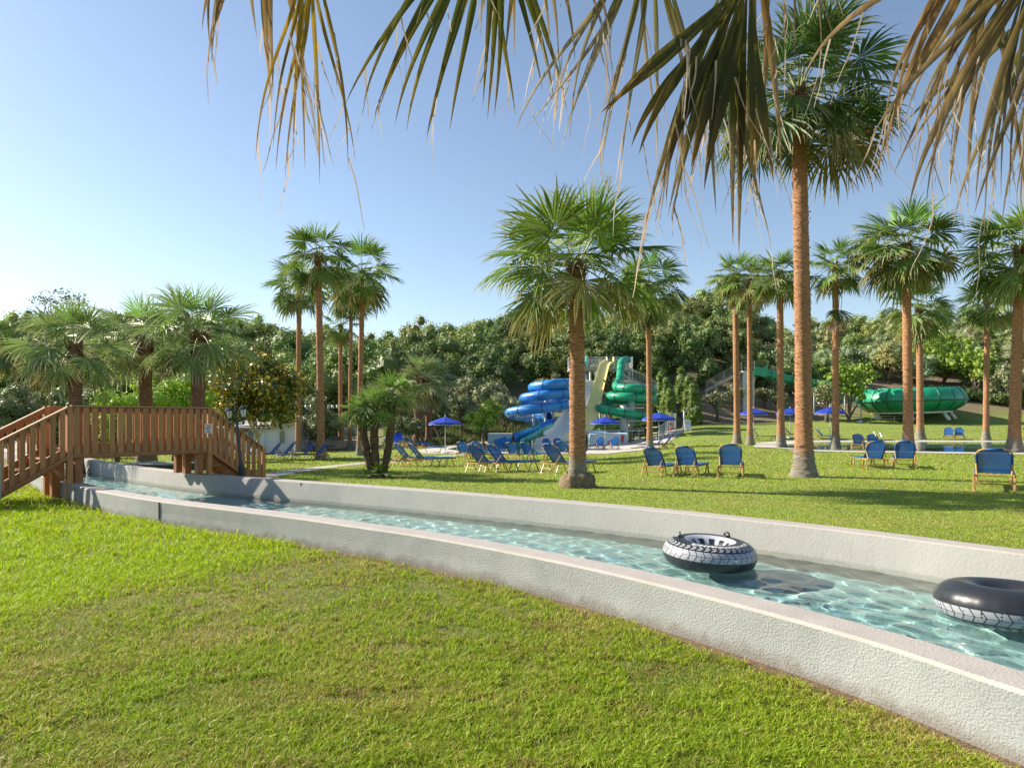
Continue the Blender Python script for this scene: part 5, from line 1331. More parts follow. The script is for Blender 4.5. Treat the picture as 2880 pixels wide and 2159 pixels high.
b0 = W(1640, 1240, 57); b0.z = gz(b0)
th = thing("yellow_slide", "steep pale yellow slide running straight down from the high platform", "water slide", b0)
P = wpath([(1716, 1016, 67.2), (1710, 1020, 66.6), (1700, 1028, 65.8), (1690, 1062, 63.6), (1680, 1100, 61.6), (1670, 1140, 59.8), (1661, 1176, 58.2), (1645, 1206, 57), (1615, 1228, 56), (1588, 1238, 55.2)], .3)
mb = MB(); trough(mb, P, np.linspace(.85, 1.1, len(P)), .18, (1, .15, 0)); o = mb.build("slide_chute", yellow_p, th, smooth=False); world_child(o, th)
for px in (1707, 1726):
    mb = MB(); c = W(px, 1016, 67.3); mb.beam(c - Vector((0, .3, .5)), c + Vector((0, .25, .38)), .13, .45); o = mb.build("entry_wing", yellow_p, th, bevel=.05); world_child(o, th)
for s in (.3, .55, .75):
    i = int(len(P) * s); mb = MB(); mb.tube([(P[i][0], P[i][1] + .2, gz(P[i]) - .3), (P[i][0], P[i][1] + .1, P[i][2] - .15)], .10, 8); o = mb.build("support_post", grey_post, th, smooth=True); world_child(o, th)

b0 = W(1757, 1240, 59); b0.z = gz(b0)
th = thing("green_tube_slide", "green spiral tube slide with a vertical drop from the high platform", "water slide", b0)
P = wpath([(1766, 1012, 67.2), (1754, 1013, 66.4), (1747, 1022, 65.3), (1745, 1045, 63.8), (1742, 1068, 62.6), (1732, 1084, 61.2), (1742, 1090, 59.2), (1785, 1092, 58), (1838, 1098, 59.8), (1800, 1107, 61.8), (1745, 1107, 61.6), (1714, 1114, 60.2), (1735, 1115, 58.6), (1785, 1117, 58), (1840, 1123, 59.8), (1800, 1131, 61.8), (1730, 1134, 61.8), (1684, 1146, 60.2), (1700, 1152, 58.6), (1755, 1162, 57.6), (1822, 1172, 59), (1800, 1183, 61.4), (1745, 1186, 61.6), (1690, 1192, 60.8), (1660, 1203, 59.4), (1652, 1222, 57.8), (1648, 1238, 56.6)])
tube_slide(th, "spiral_tube", P, .36, green_p, green_d, ring=1.25)
for px, Y, yt in ((1754, 58.6, 1140), (1776, 60.6, 1095)):
    a = W(px, yt, Y); mb = MB(); mb.tube([(a.x, a.y, gz(a) - .3), (a.x, a.y, a.z)], .30, 14); o = mb.build("support_post", grey_post, th, smooth=True); world_child(o, th)
    mb = MB()
    for dz in (.25, 1.35, 2.2): mb.beam(a + Vector((-1.6, .1, -dz)), a + Vector((1.8, .1, -dz + .05)), .07, .09)
    o = mb.build("support_bracket", steel_m, th); world_child(o, th)

def railing(th, pts, h=1.05, bars=.14, posts=1.5, name="railing", m=None, rails=None):
    mb = MB(); pts = [Vector(p) for p in pts]
    for a, b in zip(pts[:-1], pts[1:]):
        L_ = (b - a).length
        for z in (rails or (h, .12)): mb.beam(a + Vector((0, 0, z)), b + Vector((0, 0, z)), .05, .05)
        for k in range(int(L_ / posts) + 2):
            t = min(1, k * posts / L_); c = a.lerp(b, t); mb.beam(c, c + Vector((0, 0, h)), .06, .06)
        if bars:
            for k in range(int(L_ / bars)): c = a.lerp(b, (k + .5) * bars / L_); mb.beam(c + Vector((0, 0, .12)), c + Vector((0, 0, h)), .022, .022)
    o = mb.build(name, m or steel_m, th); world_child(o, th); return o
a = W(1602, 1037, 67.5); b = W(1781, 1031, 67.5); b0 = (a + b) / 2; b0.z = gz(b0)
th = thing("slide_tower", "grey steel starting platform of the slides with railings and a stair", "tower", b0)
zP = (a.z + b.z) / 2
mb = MB(); mb.box(((a.x + b.x) / 2, 68.8, zP - .12), (b.x - a.x, 2.8, .24)); o = mb.build("upper_platform", conc_m, th, bevel=.02); world_child(o, th)
railing(th, [(a.x, 67.5, zP), (W(1705, 0, 67.5).x, 67.5, zP)]); railing(th, [(W(1728, 0, 67.5).x, 67.5, zP), (W(1745, 0, 67.5).x, 67.5, zP)]); railing(th, [(W(1762, 0, 67.5).x, 67.5, zP), (b.x, 67.5, zP), (b.x, 70.1, zP), (a.x, 70.1, zP), (a.x, 67.5, zP)])
for px in (1620, 1690, 1770):
    for Y in (67.8, 69.8):
        c = W(px, 1000, Y); mb = MB(); mb.beam((c.x, Y, gz(c) - .4), (c.x, Y, zP - .24), .18, .18, up=(0, 1, 0)); o = mb.build("tower_post", grey_post, th); world_child(o, th)
mb = MB(); c = W(1770, 1040, 67.8); mb.beam(c + Vector((0, 0, -.9)), c + Vector((-1.0, 0, .05)), .1, .1); mb.beam(c + Vector((0, 0, -.9)), c + Vector((-.0, 1.0, .05)), .1, .1); o = mb.build("tower_brace", grey_post, th); world_child(o, th)
a2 = W(1742, 1067, 66.2); b2 = W(1779, 1067, 66.2)
mb = MB(); mb.box(((a2.x + b2.x) / 2, 67.0, a2.z - .15), (b2.x - a2.x, 1.5, .3)); mb.box((W(1772, 0, 66.8).x, 66.8, (a2.z - .3 + gz(a2)) / 2), (.8, .8, a2.z - .3 - gz(a2) + .4)); o = mb.build("lower_platform", mat("white_concrete", (.62, .62, .60), .8, var=.08), th, bevel=.02); world_child(o, th)
railing(th, [(a2.x, 66.2, a2.z), (b2.x, 66.2, b2.z)])
s0 = Vector((b2.x, 66.3, b2.z)); s1 = W(1848, 1104, 66.3)
railing(th, [s0, s1], 1.0)
for k in range(12):
    c = s0.lerp(s1, (k + .5) / 12); mb = MB(); mb.box((c.x, c.y + .6, c.z - .02), (.32, 1.2, .06)); o = mb.build("tread", conc_m, th); world_child(o, th)
mb = MB(); mb.beam(s0 - Vector((0, 0, .15)), s1 - Vector((0, 0, .15)), .08, .26); mb.beam(s0 + Vector((0, 1.2, -.15)), s1 + Vector((0, 1.2, -.15)), .08, .26); o = mb.build("stringer", grey_post, th); world_child(o, th)
th2 = thing("teal_slide_entry", "small teal slide entrance poking through the platform railing", "water slide", W(1650, 1032, 67.2))
mb = MB(); mb.box((0, 0, .55), (.22, .5, 1.15)); mb.box((-.38, -.1, .3), (.7, .4, .5)); mb.build("entry_wing", teal_p, th2, bevel=.06)

# splash wall with extinguisher, landing box of the blue flume
a = W(1658, 1250, 54.5); b = W(1766, 1250, 54.5); zt = CAMZ - (1212 - HZ) / FPX * 54.5; zb = gz(a) - .05
th = thing("splash_wall", "pale blue walled pump housing with dark lids behind two loungers", "wall", (a.x, a.y, zb))
mb = MB(); mb.box(((a.x + b.x) / 2, a.y + 1.3, (zb + zt) / 2 - .12), (b.x - a.x, 2.6, zt - zb - .24)); V = None
mb.add([(a.x, a.y, zt - .24), (b.x, a.y, zt - .24), (b.x + .15, a.y + 2.6, zt + .05), (a.x, a.y + 2.6, zt + .05)], [(0, 1, 2, 3)])
mb.add([(a.x, a.y + 2.6, zt - .24), (b.x, a.y + 2.6, zt - .24), (b.x + .15, a.y + 2.6, zt + .05), (a.x, a.y + 2.6, zt + .05)], [(0, 3, 2, 1)])
o = mb.build("housing", pale_wall, th); world_child(o, th)
for px0, px1 in ((1706, 1738), (1743, 1759)):
    x0 = W(px0, 0, 55.5).x; x1 = W(px1, 0, 55.5).x; mb = MB(); mb.box(((x0 + x1) / 2, a.y + 1.3, zt - .075), (x1 - x0, .9, .05), Matrix.Rotation(R(6.4), 3, 'X')); o = mb.build("lid", mat("dark_hatch", (.06, .075, .06), .4), th, bevel=.01); world_child(o, th)
mb = MB(); x0 = W(1714, 0, 54.5).x; mb.box((x0, a.y - .012, zb + .35), (.30, .02, .22)); o = mb.build("vent", mat("vent_grey", (.16, .20, .21), .6), th); world_child(o, th)
e_ = W(1751, 1232, 54.4); th = thing("fire_extinguisher", "red fire extinguisher hanging on the pale blue splash wall", "extinguisher", e_)
mb = MB(); mb.lathe([(.001, -.3), (.085, -.3), (.09, -.25), (.09, .12), (.05, .2), (.025, .24), (.001, .24)], 14); mb.build("cylinder", mat("extinguisher_red", (.55, .02, .03), .35), th, smooth=True)
mb = MB(); mb.box((0, 0, .27), (.05, .12, .05)); mb.tube([(.03, 0, .25), (.12, 0, .15), (.11, 0, -.1)], .014, 6); mb.build("valve_and_hose", black_m, th)
a = W(1386, 1250, 57); b = W(1428, 1250, 57); th = thing("landing_wall", "pale blue box wall at the left end of the blue flume", "wall", (a.x, a.y, gz(a)))
mb = MB(); zt = CAMZ - (1222 - HZ) / FPX * 57; mb.box(((a.x + b.x) / 2, 58.5, (gz(a) + zt) / 2 - .1), (b.x - a.x + .8, 3.0, zt - gz(a) + .2)); o = mb.build("wall_body", pale_wall, th, bevel=.02); world_child(o, th)
mb = MB(); mb.box(((a.x + b.x) / 2, 58.5, zt + .04), (b.x - a.x + .9, 3.1, .07)); o = mb.build("coping", white_p, th, bevel=.01); world_child(o, th)

# metal railings, gate, buoy, notice board, hillside stairs
r0 = G(1778, 1240); th = thing("metal_railing", "galvanised railing from the splash wall up along the ramp to the gate", "railing", r0)
railing(th, [G(1778, 1240), G(1815, 1240), G(1850, 1238), G(1868, 1224), G(1879, 1212)], 1.1, 0, 1.6, rails=(1.08, .62, .2))
gp0 = Vector(W(1883, 1208, 70)); gp0.z = gz(gp0); th = thing("metal_gate", "open barred white gate at the foot of the hillside stairs", "gate", gp0)
railing(th, [gp0, gp0 + Vector((.72, .3, 0))], 1.75, .11, .72, name="gate_leaf", m=mat("white_metal", (.72, .72, .70), .5), rails=(1.72, .15))
g2 = W(1924, 1208, 70); mb = MB(); mb.tube([(g2.x, 70, gz(g2) - .3), (g2.x, 70, gz(g2) + 1.75)], .09, 10); o = mb.build("gate_post", grey_post, th, smooth=True); world_child(o, th)
by = W(1887, 1207, 69.3); th = thing("marker_buoy", "round red buoy hanging by the gate at the top of the ramp", "buoy", by)
mb = MB(); mb.lathe([(.001, -.2)] + [(.2 * math.sin(t), -.2 * math.cos(t)) for t in np.linspace(.15, 3.0, 12)] + [(.001, .2)], 18); mb.build("ball", mat("buoy_red", (.60, .03, .03), .4), th, smooth=True)
mb = MB(); mb.tube([(.0 + .05 * math.cos(t), 0, .24 + .05 * math.sin(t)) for t in np.linspace(0, 6.28, 12)], .015, 6); mb.build("ring", steel_m, th)
nb_ = G(1934, 1214); th = thing("notice_board", "white folding notice board at the foot of the right conifer hedge", "sign", nb_, R(14))
mb = MB(); M_ = Matrix.Rotation(R(-14), 3, 'X'); mb.box((0, 0, .62), (.62, .03, 1.0), M_); mb.build("panel", white_m, th, bevel=.01)
mb = MB(); [mb.beam((x, -.13, 0), (x, .06, .75), .05, .03) for x in (-.3, .3)]; mb.build("feet", white_m, th)
mb = MB(); [mb.beam((x, .65, 0), (x * .9, .12, 1.08), .035, .03) for x in (-.26, .26)]; mb.build("back_legs", steel_m, th)
mb = MB(); [mb.box((0, -.02 - .249 * (.62 - z) * 1.0, z), (w_, .004, .03), M_) for z, w_ in ((.95, .3), (.86, .44), (.78, .4), (.70, .42))]; mb.build("printed_lines", mat("print_blue", (.35, .42, .6), .6), th)
s0 = W(1908, 1206, 71); s0.z = gz(s0); th = thing("hillside_stairs", "dark stone stairs climbing between the two conifer hedges", "stairs", s0)
for k in range(16):
    mb = MB(); Y = 71 + k * .75; x = W(1910 - k * .6, 0, Y).x; z = s0.z + .15 + k * .26; mb.box((x, Y + .37, z - .4), (1.35, .75, .9)); o = mb.build("step", mat("dark_stone", (.11, .10, .09), .9, var=.2, vscale=3), th, bevel=.02); world_child(o, th)

# right hand slide: ramp stair, inlet, long tube and bowl
a = W(1988, 1094, 80.5); b = W(2090, 1040, 79); c = W(2122, 1040, 79)
th = thing("slide_ramp", "grey stair with slatted railing rising to a white tower at the long green tube", "stairs", Vector((c.x, 79, gz(c))))
mb = MB(); mb.beam(a - Vector((0, -.6, .25)), b - Vector((0, -.6, .25)), 1.2, .3); o = mb.build("ramp", conc_m, th); world_child(o, th)
railing(th, [a, b, c], 1.0, 0, 2.2, m=mat("grey_wood", (.34, .33, .31), .8, var=.15), rails=(1.0, .72, .44, .18))
mb = MB(); zt = b.z - .1; zb = gz(c) - .5; mb.box(((b.x + c.x) / 2, 79.8, (zt + zb) / 2), (c.x - b.x, 1.6, zt - zb)); o = mb.build("tower_wall", mat("cream_wall", (.58, .56, .52), .85, var=.08), th, bevel=.02); world_child(o, th)
b0 = W(2400, 1130, 80); b0.z = gz(b0)
th = thing("green_bowl_tube", "long green tube with open angular inlet leading down to the green bowl", "water slide", b0)
mb = MB()
def slab(pts, Y0, Y1):
    V = [tuple(W(px, py, Y0)) for px, py in pts]; V2 = [(x, y + (Y1 - Y0), z) for x, y, z in V]; n = len(V); mb.ngon(V); mb.ngon(V2[::-1])
    for i in range(n): j = (i + 1) % n; mb.add([V[i], V[j], V2[j], V2[i]], [(3, 2, 1, 0)])
shape = [(2120, 1046), (2123, 1034), (2131, 1030), (2144, 1034), (2160, 1027), (2160, 1050), (2158, 1058), (2148, 1060), (2134, 1055), (2120, 1056)]
slab(shape, 78.6, 78.7); slab(shape, 79.9, 80.0)
fl = [W(2120, 1054, 78.6), W(2134, 1053, 78.6), W(2158, 1057, 78.6)]
for p, q in zip(fl[:-1], fl[1:]): mb.add([p, q, q + Vector((0, 1.4, 0)), p + Vector((0, 1.4, 0))], [(0, 1, 2, 3)])
o = mb.build("inlet", green_p, th, bevel=.02); world_child(o, th)
P = wpath([(2156, 1052, 79.3), (2180, 1058, 79.3), (2225, 1068, 79.3), (2290, 1078, 79.3), (2350, 1086, 79.2), (2400, 1096, 79), (2440, 1110, 78.5)], .5)
tube_slide(th, "tube", P, .48, green_p, green_d, ring=2.6)
mb = MB(); p0 = W(2126, 1058, 79.2); mb.tube([p0, p0 + Vector((-.35, 0, -1.1)), p0 + Vector((-.1, 0, -1.9))], .07, 8); o = mb.build("support_post", grey_post, th, smooth=True); world_child(o, th)
for px in (2200, 2290, 2370):
    i = int(np.argmin(abs(P[:, 0] / P[:, 1] - (px - 1440) / FPX))); mb = MB(); mb.tube([(P[i][0], P[i][1], gz(P[i]) - .3), (P[i][0], P[i][1], P[i][2] - .4)], .09, 8); o = mb.build("support_post", grey_post, th, smooth=True); world_child(o, th)
YB = 78.0; bc = W(2560, 1126, YB); RB = 137 / FPX * YB; gB = gz(bc)
th = thing("green_bowl_slide", "large round green bowl slide raised on slanted white legs", "water slide", (bc.x, bc.y, gB))
th.rotation_euler = (R(1.0), R(-1.8), 0)
hz = bc.z - gB; k_ = FPX / YB
prof = [(.12 * RB, -1.95), (.3 * RB, -1.75), (.5 * RB, -1.45), (.74 * RB, -1.18), (.86 * RB, -.85), (.95 * RB, -.45), (RB, .0), (.975 * RB, .5), (.92 * RB, 1.0), (.85 * RB, 1.38), (.835 * RB, 1.40)]
mb = MB(); mb.lathe([(r, z + hz) for r, z in prof], 64); o = mb.build("bowl_shell", green_p, th, smooth=True); sm = o.modifiers.new("wall", 'SOLIDIFY'); sm.thickness = .05; sm.offset = 1
ribm = MB()
for k in range(20):
    a = k / 20 * 2 * math.pi
    ribm.tube([(r * 1.008 * math.cos(a), r * 1.008 * math.sin(a), z + hz) for r, z in prof[3:6]] + [(r * 1.006 * math.cos(a), r * 1.006 * math.sin(a), z + hz) for r, z in prof[6:10]], .085, 6)
for rr_, zz_, w_ in ((1.006 * RB, 0, .10), (.85 * RB, 1.40, .06)):
    ribm.tube([(rr_ * math.cos(t), rr_ * math.sin(t), zz_ + hz) for t in np.linspace(0, 2 * math.pi, 64, endpoint=False)], w_, 6, closed=True)
ribm.build("bowl_ribs", green_d, o, smooth=True)
mb = MB(); mb.tube([(.72 * RB * math.cos(t), .72 * RB * math.sin(t), hz - 1.30) for t in np.linspace(0, 2 * math.pi, 48, endpoint=False)], .13, 8, closed=True); mb.build("ring_beam", white_p, th, smooth=True)
for k in range(7):
    a = R(-118 + k * 51); mb = MB(); mb.tube([(.70 * RB * math.cos(a), .70 * RB * math.sin(a), hz - 1.35), (.82 * RB * math.cos(a), .82 * RB * math.sin(a), -.35)], .19, 12); mb.build("leg", white_p, th, smooth=True)
wb = W(2421, 1188, 76); wb.z = gz(wb); th = thing("blue_pole", "thin blue pole at the left side of the green bowl", "pole", wb)
mb = MB(); mb.tube([(0, 0, 0), (.05, 0, 2.2)], .05, 8); mb.build("pole", mat("blue_paint", (.06, .15, .42), .5), th); mb = MB(); mb.box((-.15, 0, .12), (.5, .4, .3)); mb.build("foot", pale_wall, th, bevel=.02)
r0 = W(2450, 1188, 76.5); r0.z = gz(r0); th = thing("rope_railing", "low white rail posts with ropes in front of the green bowl", "railing", r0)
railing(th, [r0, Vector((W(2518, 0, 76.5).x, 76.5, gz(W(2518, 0, 76.5)))), Vector((W(2575, 0, 76.5).x, 76.5, gz(W(2575, 0, 76.5))))], .62, 0, 2.6, m=mat("white_metal"), rails=(.58, .3))
a = W(2300, 1133, 79); b = W(2425, 1146, 78); th = thing("white_pipe", "thin white pipe running downhill to the green bowl", "pipe", a); mb = MB(); mb.tube([a, a.lerp(b, .5) - Vector((0, 0, .05)), b], .06, 8); mb.tube([a.lerp(b, .45) - Vector((0, 0, 1)), a.lerp(b, .45)], .05, 6); o = mb.build("pipe", white_p, th, smooth=True); world_child(o, th)
# pool handrails
for px, lab in ((2456, "left chrome handrail rising from the swimming pool edge"), (2472, "right chrome handrail rising from the swimming pool edge")):
    c = W(px, 1245, 46.5); c.z = .03; th = thing("pool_handrail", lab, "handrail", c, group="chrome handrails of the swimming pool")
    mb = MB(); mb.tube([(0, .5, -.1), (0, .5, .55)] + [(0, .3 + .2 * math.cos(t), .55 + .2 * math.sin(t)) for t in np.linspace(.3, 1.5, 5)] + [(.05, .0, .68), (.12, -.35, .25), (.14, -.5, -.25)], .025, 8); mb.build("rail", mat("chrome", (.75, .76, .78), .15, metal=1.0), th, smooth=True)

# ------------------------------------------------------------------ white building, terraces, chairs at the left
brick_w = bpy.data.materials.new("white_block_wall"); brick_w.use_nodes = True; n_ = brick_w.node_tree.nodes; l_ = brick_w.node_tree.links; pb = n_["Principled BSDF"]; pb.inputs["Roughness"].default_value = .85
bt = n_.new("ShaderNodeTexBrick"); bt.inputs["Scale"].default_value = 1.0; bt.inputs["Brick Width"].default_value = .42; bt.inputs["Row Height"].default_value = .2; bt.inputs["Mortar Size"].default_value = .008; bt.inputs["Mortar Smooth"].default_value = .3
bt.inputs["Color1"].default_value = (.70, .73, .76, 1); bt.inputs["Color2"].default_value = (.66, .69, .73, 1); bt.inputs["Mortar"].default_value = (.50, .52, .55, 1)
tc = n_.new("ShaderNodeTexCoord"); mp = n_.new("ShaderNodeMapping"); mp.inputs["Rotation"].default_value = (R(90), 0, 0); l_.new(tc.outputs["Object"], mp.inputs[0]); l_.new(mp.outputs[0], bt.inputs["Vector"]); l_.new(bt.outputs["Color"], pb.inputs["Base Color"])
YW = 58.0
c0 = W(690, 1266, YW); zb = c0.z; c0.z = zb
th = thing("white_building", "low white block building with arched openings and grey slab roof", "building", c0)
def lx(px): return W(px, 0, YW).x - c0.x
def lz(py): return (1266 - py) / FPX * YW
mb = MB()
mb.box(((lx(640) + lx(831)) / 2, 2.0, lz(1206) / 2 - .3), (lx(831) - lx(640), 4.0, lz(1206) + .6))
V = [(lx(752), 0, lz(1206)), (lx(831), 0, lz(1206)), (lx(831), 0, lz(1193))]; V2 = [(x, 4.0, z) for x, y, z in V]; mb.ngon(V); mb.ngon(V2[::-1]); mb.add([V[1], V2[1], V2[2], V[2]], [(0, 1, 2, 3)])
mb.build("wall", brick_w, th)
mb = MB(); mb.box(((lx(380) + lx(640)) / 2 - .02, 2.6, lz(1206) / 2 - .3), (lx(640) - lx(380), 3.0, lz(1206) + .6)); mb.build("side_wall", mat("cream_wall"), th)
mb = MB(); roof_m = mat("roof_cement", (.36, .36, .36), .85, var=.15, vscale=1.5)
mb.box(((lx(370) + lx(752)) / 2, 1.9, lz(1203)), (lx(752) - lx(370), 5.0, .16))
mb.beam((lx(752), 1.9, lz(1203)), (lx(836), 1.9, lz(1190)), 5.0, .16, up=(0, 0, 1)); mb.build("roof", roof_m, th)
mb = MB(); mb.add([(lx(600), 3, lz(1200)), (lx(830), 3, lz(1190)), (lx(815), 9, lz(1165)), (lx(620), 9, lz(1165))], [(0, 1, 2, 3)]); mb.build("rear_roof", roof_m, th)
def arch(name, px0, px1, pyt, pyb, m, dep=-.03, fr=True):
    x0, x1 = lx(px0), lx(px1); r = (x1 - x0) / 2; cx = (x0 + x1) / 2; zt = lz(pyt) - r; z0 = lz(pyb)
    pts = [(x0, dep, z0), (x1, dep, z0)] + [(cx + r * math.cos(t), dep, zt + r * math.sin(t)) for t in np.linspace(0, math.pi, 14)]
    mb = MB(); mb.ngon(pts); o = mb.build(name, m, th)
    if fr: mb = MB(); mb.tube([(x0, dep - .02, z0)] + [(cx + r * 1.08 * math.cos(t), dep - .02, zt + r * 1.08 * math.sin(t)) for t in np.linspace(math.pi, 0, 14)] + [(x1, dep - .02, z0)], .05, 6); mb.build("frame", mat("arch_frame", (.62, .65, .69), .8), o)
arch("door", 698, 715, 1211, 1266, mat("slate_door", (.16, .24, .30), .7))
arch("blind_arch", 729, 746, 1211, 1262, brick_w)
arch("window", 786, 803, 1210, 1246, mat("olive_shutter", (.27, .29, .24), .8, var=.1))
mb = MB(); mb.beam((lx(682), -.3, -.2), (lx(682), -.3, lz(1206)), .16, .16, up=(0, 1, 0)); mb.beam((lx(640), -.35, lz(1207) - .1), (lx(700), -.35, lz(1207) - .1), .16, .2); mb.beam((lx(682), -.3, lz(1225)), (lx(668), -.3, lz(1208)), .1, .1); mb.build("porch_timber", wood_m, th)
lb = G(737, 1266); th = thing("litter_bin", "green slatted litter bin on a post before the white building", "litter bin", lb)
hb = (1266 - 1243) / FPX * lb.y
mb = MB(); mb.lathe([(.001, hb * .32), (.2, hb * .32), (.29, hb * .9), (.27, hb * .9), (.2, hb * .36), (.001, hb * .36)], 14); mb.build("basket", mat("bin_green", (.03, .09, .08), .5), th); mb = MB(); mb.tube([(0, 0, 0), (0, 0, hb * .4)], .04, 8); mb.build("post", iron_m, th); mb = MB(); mb.lathe([(.30, hb * .9), (.31, hb * .93), (.2, hb), (.001, hb)], 14); mb.build("lid", iron_m, th)
# terraces of the open-air theatre
tw = W(905, 1253, 64); tw.z = gz(tw) - .1
th = thing("stone_terrace", "low beige stepped terrace walls carrying rows of green chairs", "wall", tw)
TERR = [(850, 1010, 1250, 1238, 62), (850, 1050, 1238, 1226, 65), (860, 1060, 1226, 1202, 68)]
for x0, x1, yb, yt, Y in TERR:
    a = W(x0, yb, Y); b = W(x1, yt, Y); mb = MB(); mb.box(((a.x + b.x) / 2, Y + 1.5, (a.z + b.z) / 2 - .4), (b.x - a.x, 3.0, b.z - a.z + .8)); o = mb.build("terrace_wall", mat("beige_stone", (.50, .44, .36), .9, var=.12, vscale=2), th, bevel=.02); world_child(o, th)
hut = W(926, 1206, 70); hut.z = W(0, 1206, 70).z; th = thing("small_hut", "small cream hut with pitched grey roof above the green chairs", "hut", hut)
mb = MB(); hw = 15 / FPX * 70 * 1.3; hh = 28 / FPX * 70; mb.box((0, 1.0, hh / 2 - .3), (hw * 2, 2.0, hh + .6)); mb.ngon([(-hw, 0, hh), (hw, 0, hh), (0, 0, hh + .45)]); mb.ngon([(hw, 2, hh), (-hw, 2, hh), (0, 2, hh + .45)]); mb.build("walls", mat("cream_wall"), th)
mb = MB(); mb.add([(-hw * 1.15, -.1, hh - .06), (0, -.1, hh + .5), (0, 2.1, hh + .5), (-hw * 1.15, 2.1, hh - .06)], [(0, 1, 2, 3)]); mb.add([(hw * 1.15, -.1, hh - .06), (0, -.1, hh + .5), (0, 2.1, hh + .5), (hw * 1.15, 2.1, hh - .06)], [(3, 2, 1, 0)]); mb.build("roof", roof_m, th)
chair_m = mat("green_plastic", (.04, .20, .17), .4)
def make_chair():
    th = thing("plastic_chair", "", "chair", (0, 0, 0), group="green plastic chairs on the terrace")
    mb = MB(); mb.box((0, 0, .42), (.44, .44, .04)); mb.build("seat", chair_m, th, bevel=.015)
    mb = MB(); V = [(.22 * math.sin(t) * (1.0 if z < .7 else .9), .20 + .05 * math.cos(t) - .05 + (z - .42) * .15, z) for z in (.44, .62, .80, .88) for t in np.linspace(-1.4, 1.4, 7)]
    mb.add(V, [(i * 7 + j, i * 7 + j + 1, (i + 1) * 7 + j + 1, (i + 1) * 7 + j) for i in range(3) for j in range(6)]); o = mb.build("backrest", chair_m, th, smooth=True); sm = o.modifiers.new("wall", 'SOLIDIFY'); sm.thickness = .02
    for x in (-.2, .2):
        for y in (-.2, .2): mb = MB(); mb.beam((x * 1.1, y * 1.1, 0), (x, y, .42), .04, .04); mb.build("leg", chair_m, th)
        mb = MB(); mb.beam((x * 1.15, .22, .64), (x * 1.15, -.2, .62), .05, .03); mb.build("armrest", chair_m, th)
    return th
CH = []
for k, px in enumerate((858, 867, 876, 926, 934, 942, 950, 958, 982, 990)): CH.append((px, 1238, 62.8, ["first", "second", "third", "fourth", "fifth", "sixth", "seventh", "eighth", "ninth", "tenth"][k] + " green chair from the left in the front row of the terrace"))
for k, px in enumerate((860, 870, 879, 922, 931, 940, 949, 958, 985)): CH.append((px, 1226, 65.8, ["first", "second", "third", "fourth", "fifth", "sixth", "seventh", "eighth", "ninth"][k] + " green chair from the left in the back row of the terrace"))
ch = make_chair()
for k, (px, py, Y, lab) in enumerate(CH):
    p = W(px, py, Y)
    if k == 0: ch.location = p; ch.rotation_euler = (0, 0, R(200)); ch["label"] = lab
    else: dup(ch, p, R(195 + (k * 37) % 40), lab, .95)
fl = W(930, 1206, 66); th = thing("floodlight_mast", "dark mast carrying a long bar of small floodlights above the green chairs", "floodlights", fl)
mb = MB(); hm = (1206 - 1150) / FPX * 66; mb.tube([(0, 0, -1), (0, 0, hm)], .07, 8); mb.beam((W(818, 0, 66).x - fl.x, 0, hm), (W(968, 0, 66).x - fl.x, 0, hm + .1), .06, .06); mb.build("mast", iron_m, th)
for px in (823, 849, 862, 876, 893, 925, 936, 950, 963):
    c = (W(px, 0, 66).x - fl.x, -.1, hm + .18); mb = MB(); mb.lathe([(.001, -.1), (.16, -.1), (.14, .1), (.06, .2), (.001, .2)], 10, c); mb.build("floodlight", steel_m, th)
# dark hatch by the river, cabinet at the left edge
a = W(452, 1318, 21.6); a.z = 0; th = thing("timber_hatch", "dark flat slatted timber cover beside the river behind the bridge", "hatch", a, R(-18))
mb = MB(); [mb.box((0, -.55 + k * .16, .25), (1.75, .15, .03)) for k in range(8)]; mb.build("lid", mat("hatch_lid", (.20, .21, .18), .6, var=.15, vscale=2), th, bevel=.004)
mb = MB(); [mb.box((0, y, .055 + k * .07), (1.7, .03, .06)) for k in range(3) for y in (-.6, .62)]; [mb.box((x, 0, .055 + k * .07), (.03, 1.2, .06)) for k in range(3) for x in (-.83, .83)]; mb.build("slatted_side", mat("hatch_dark", (.035, .045, .035), .6), th)
c_ = W(-36, 1372, 12.6); c_.z = 0; th = thing("electric_cabinet", "grey metal cabinet cut by the left edge beside the bridge stair", "cabinet", c_)
mb = MB(); mb.box((0, 0, .50), (.34, .25, .66)); mb.build("body", mat("cabinet_grey", (.30, .36, .40), .5), th, bevel=.01); mb = MB(); mb.box((0, -.128, .50), (.30, .012, .60)); d = mb.build("door", mat("cabinet_grey"), th, bevel=.004); mb = MB(); mb.box((.11, -.14, .5), (.02, .02, .08)); mb.build("handle", black_m, d); mb = MB(); mb.tube([(0, 0, 0), (0, 0, .18)], .05, 8); mb.build("foot", steel_m, th)

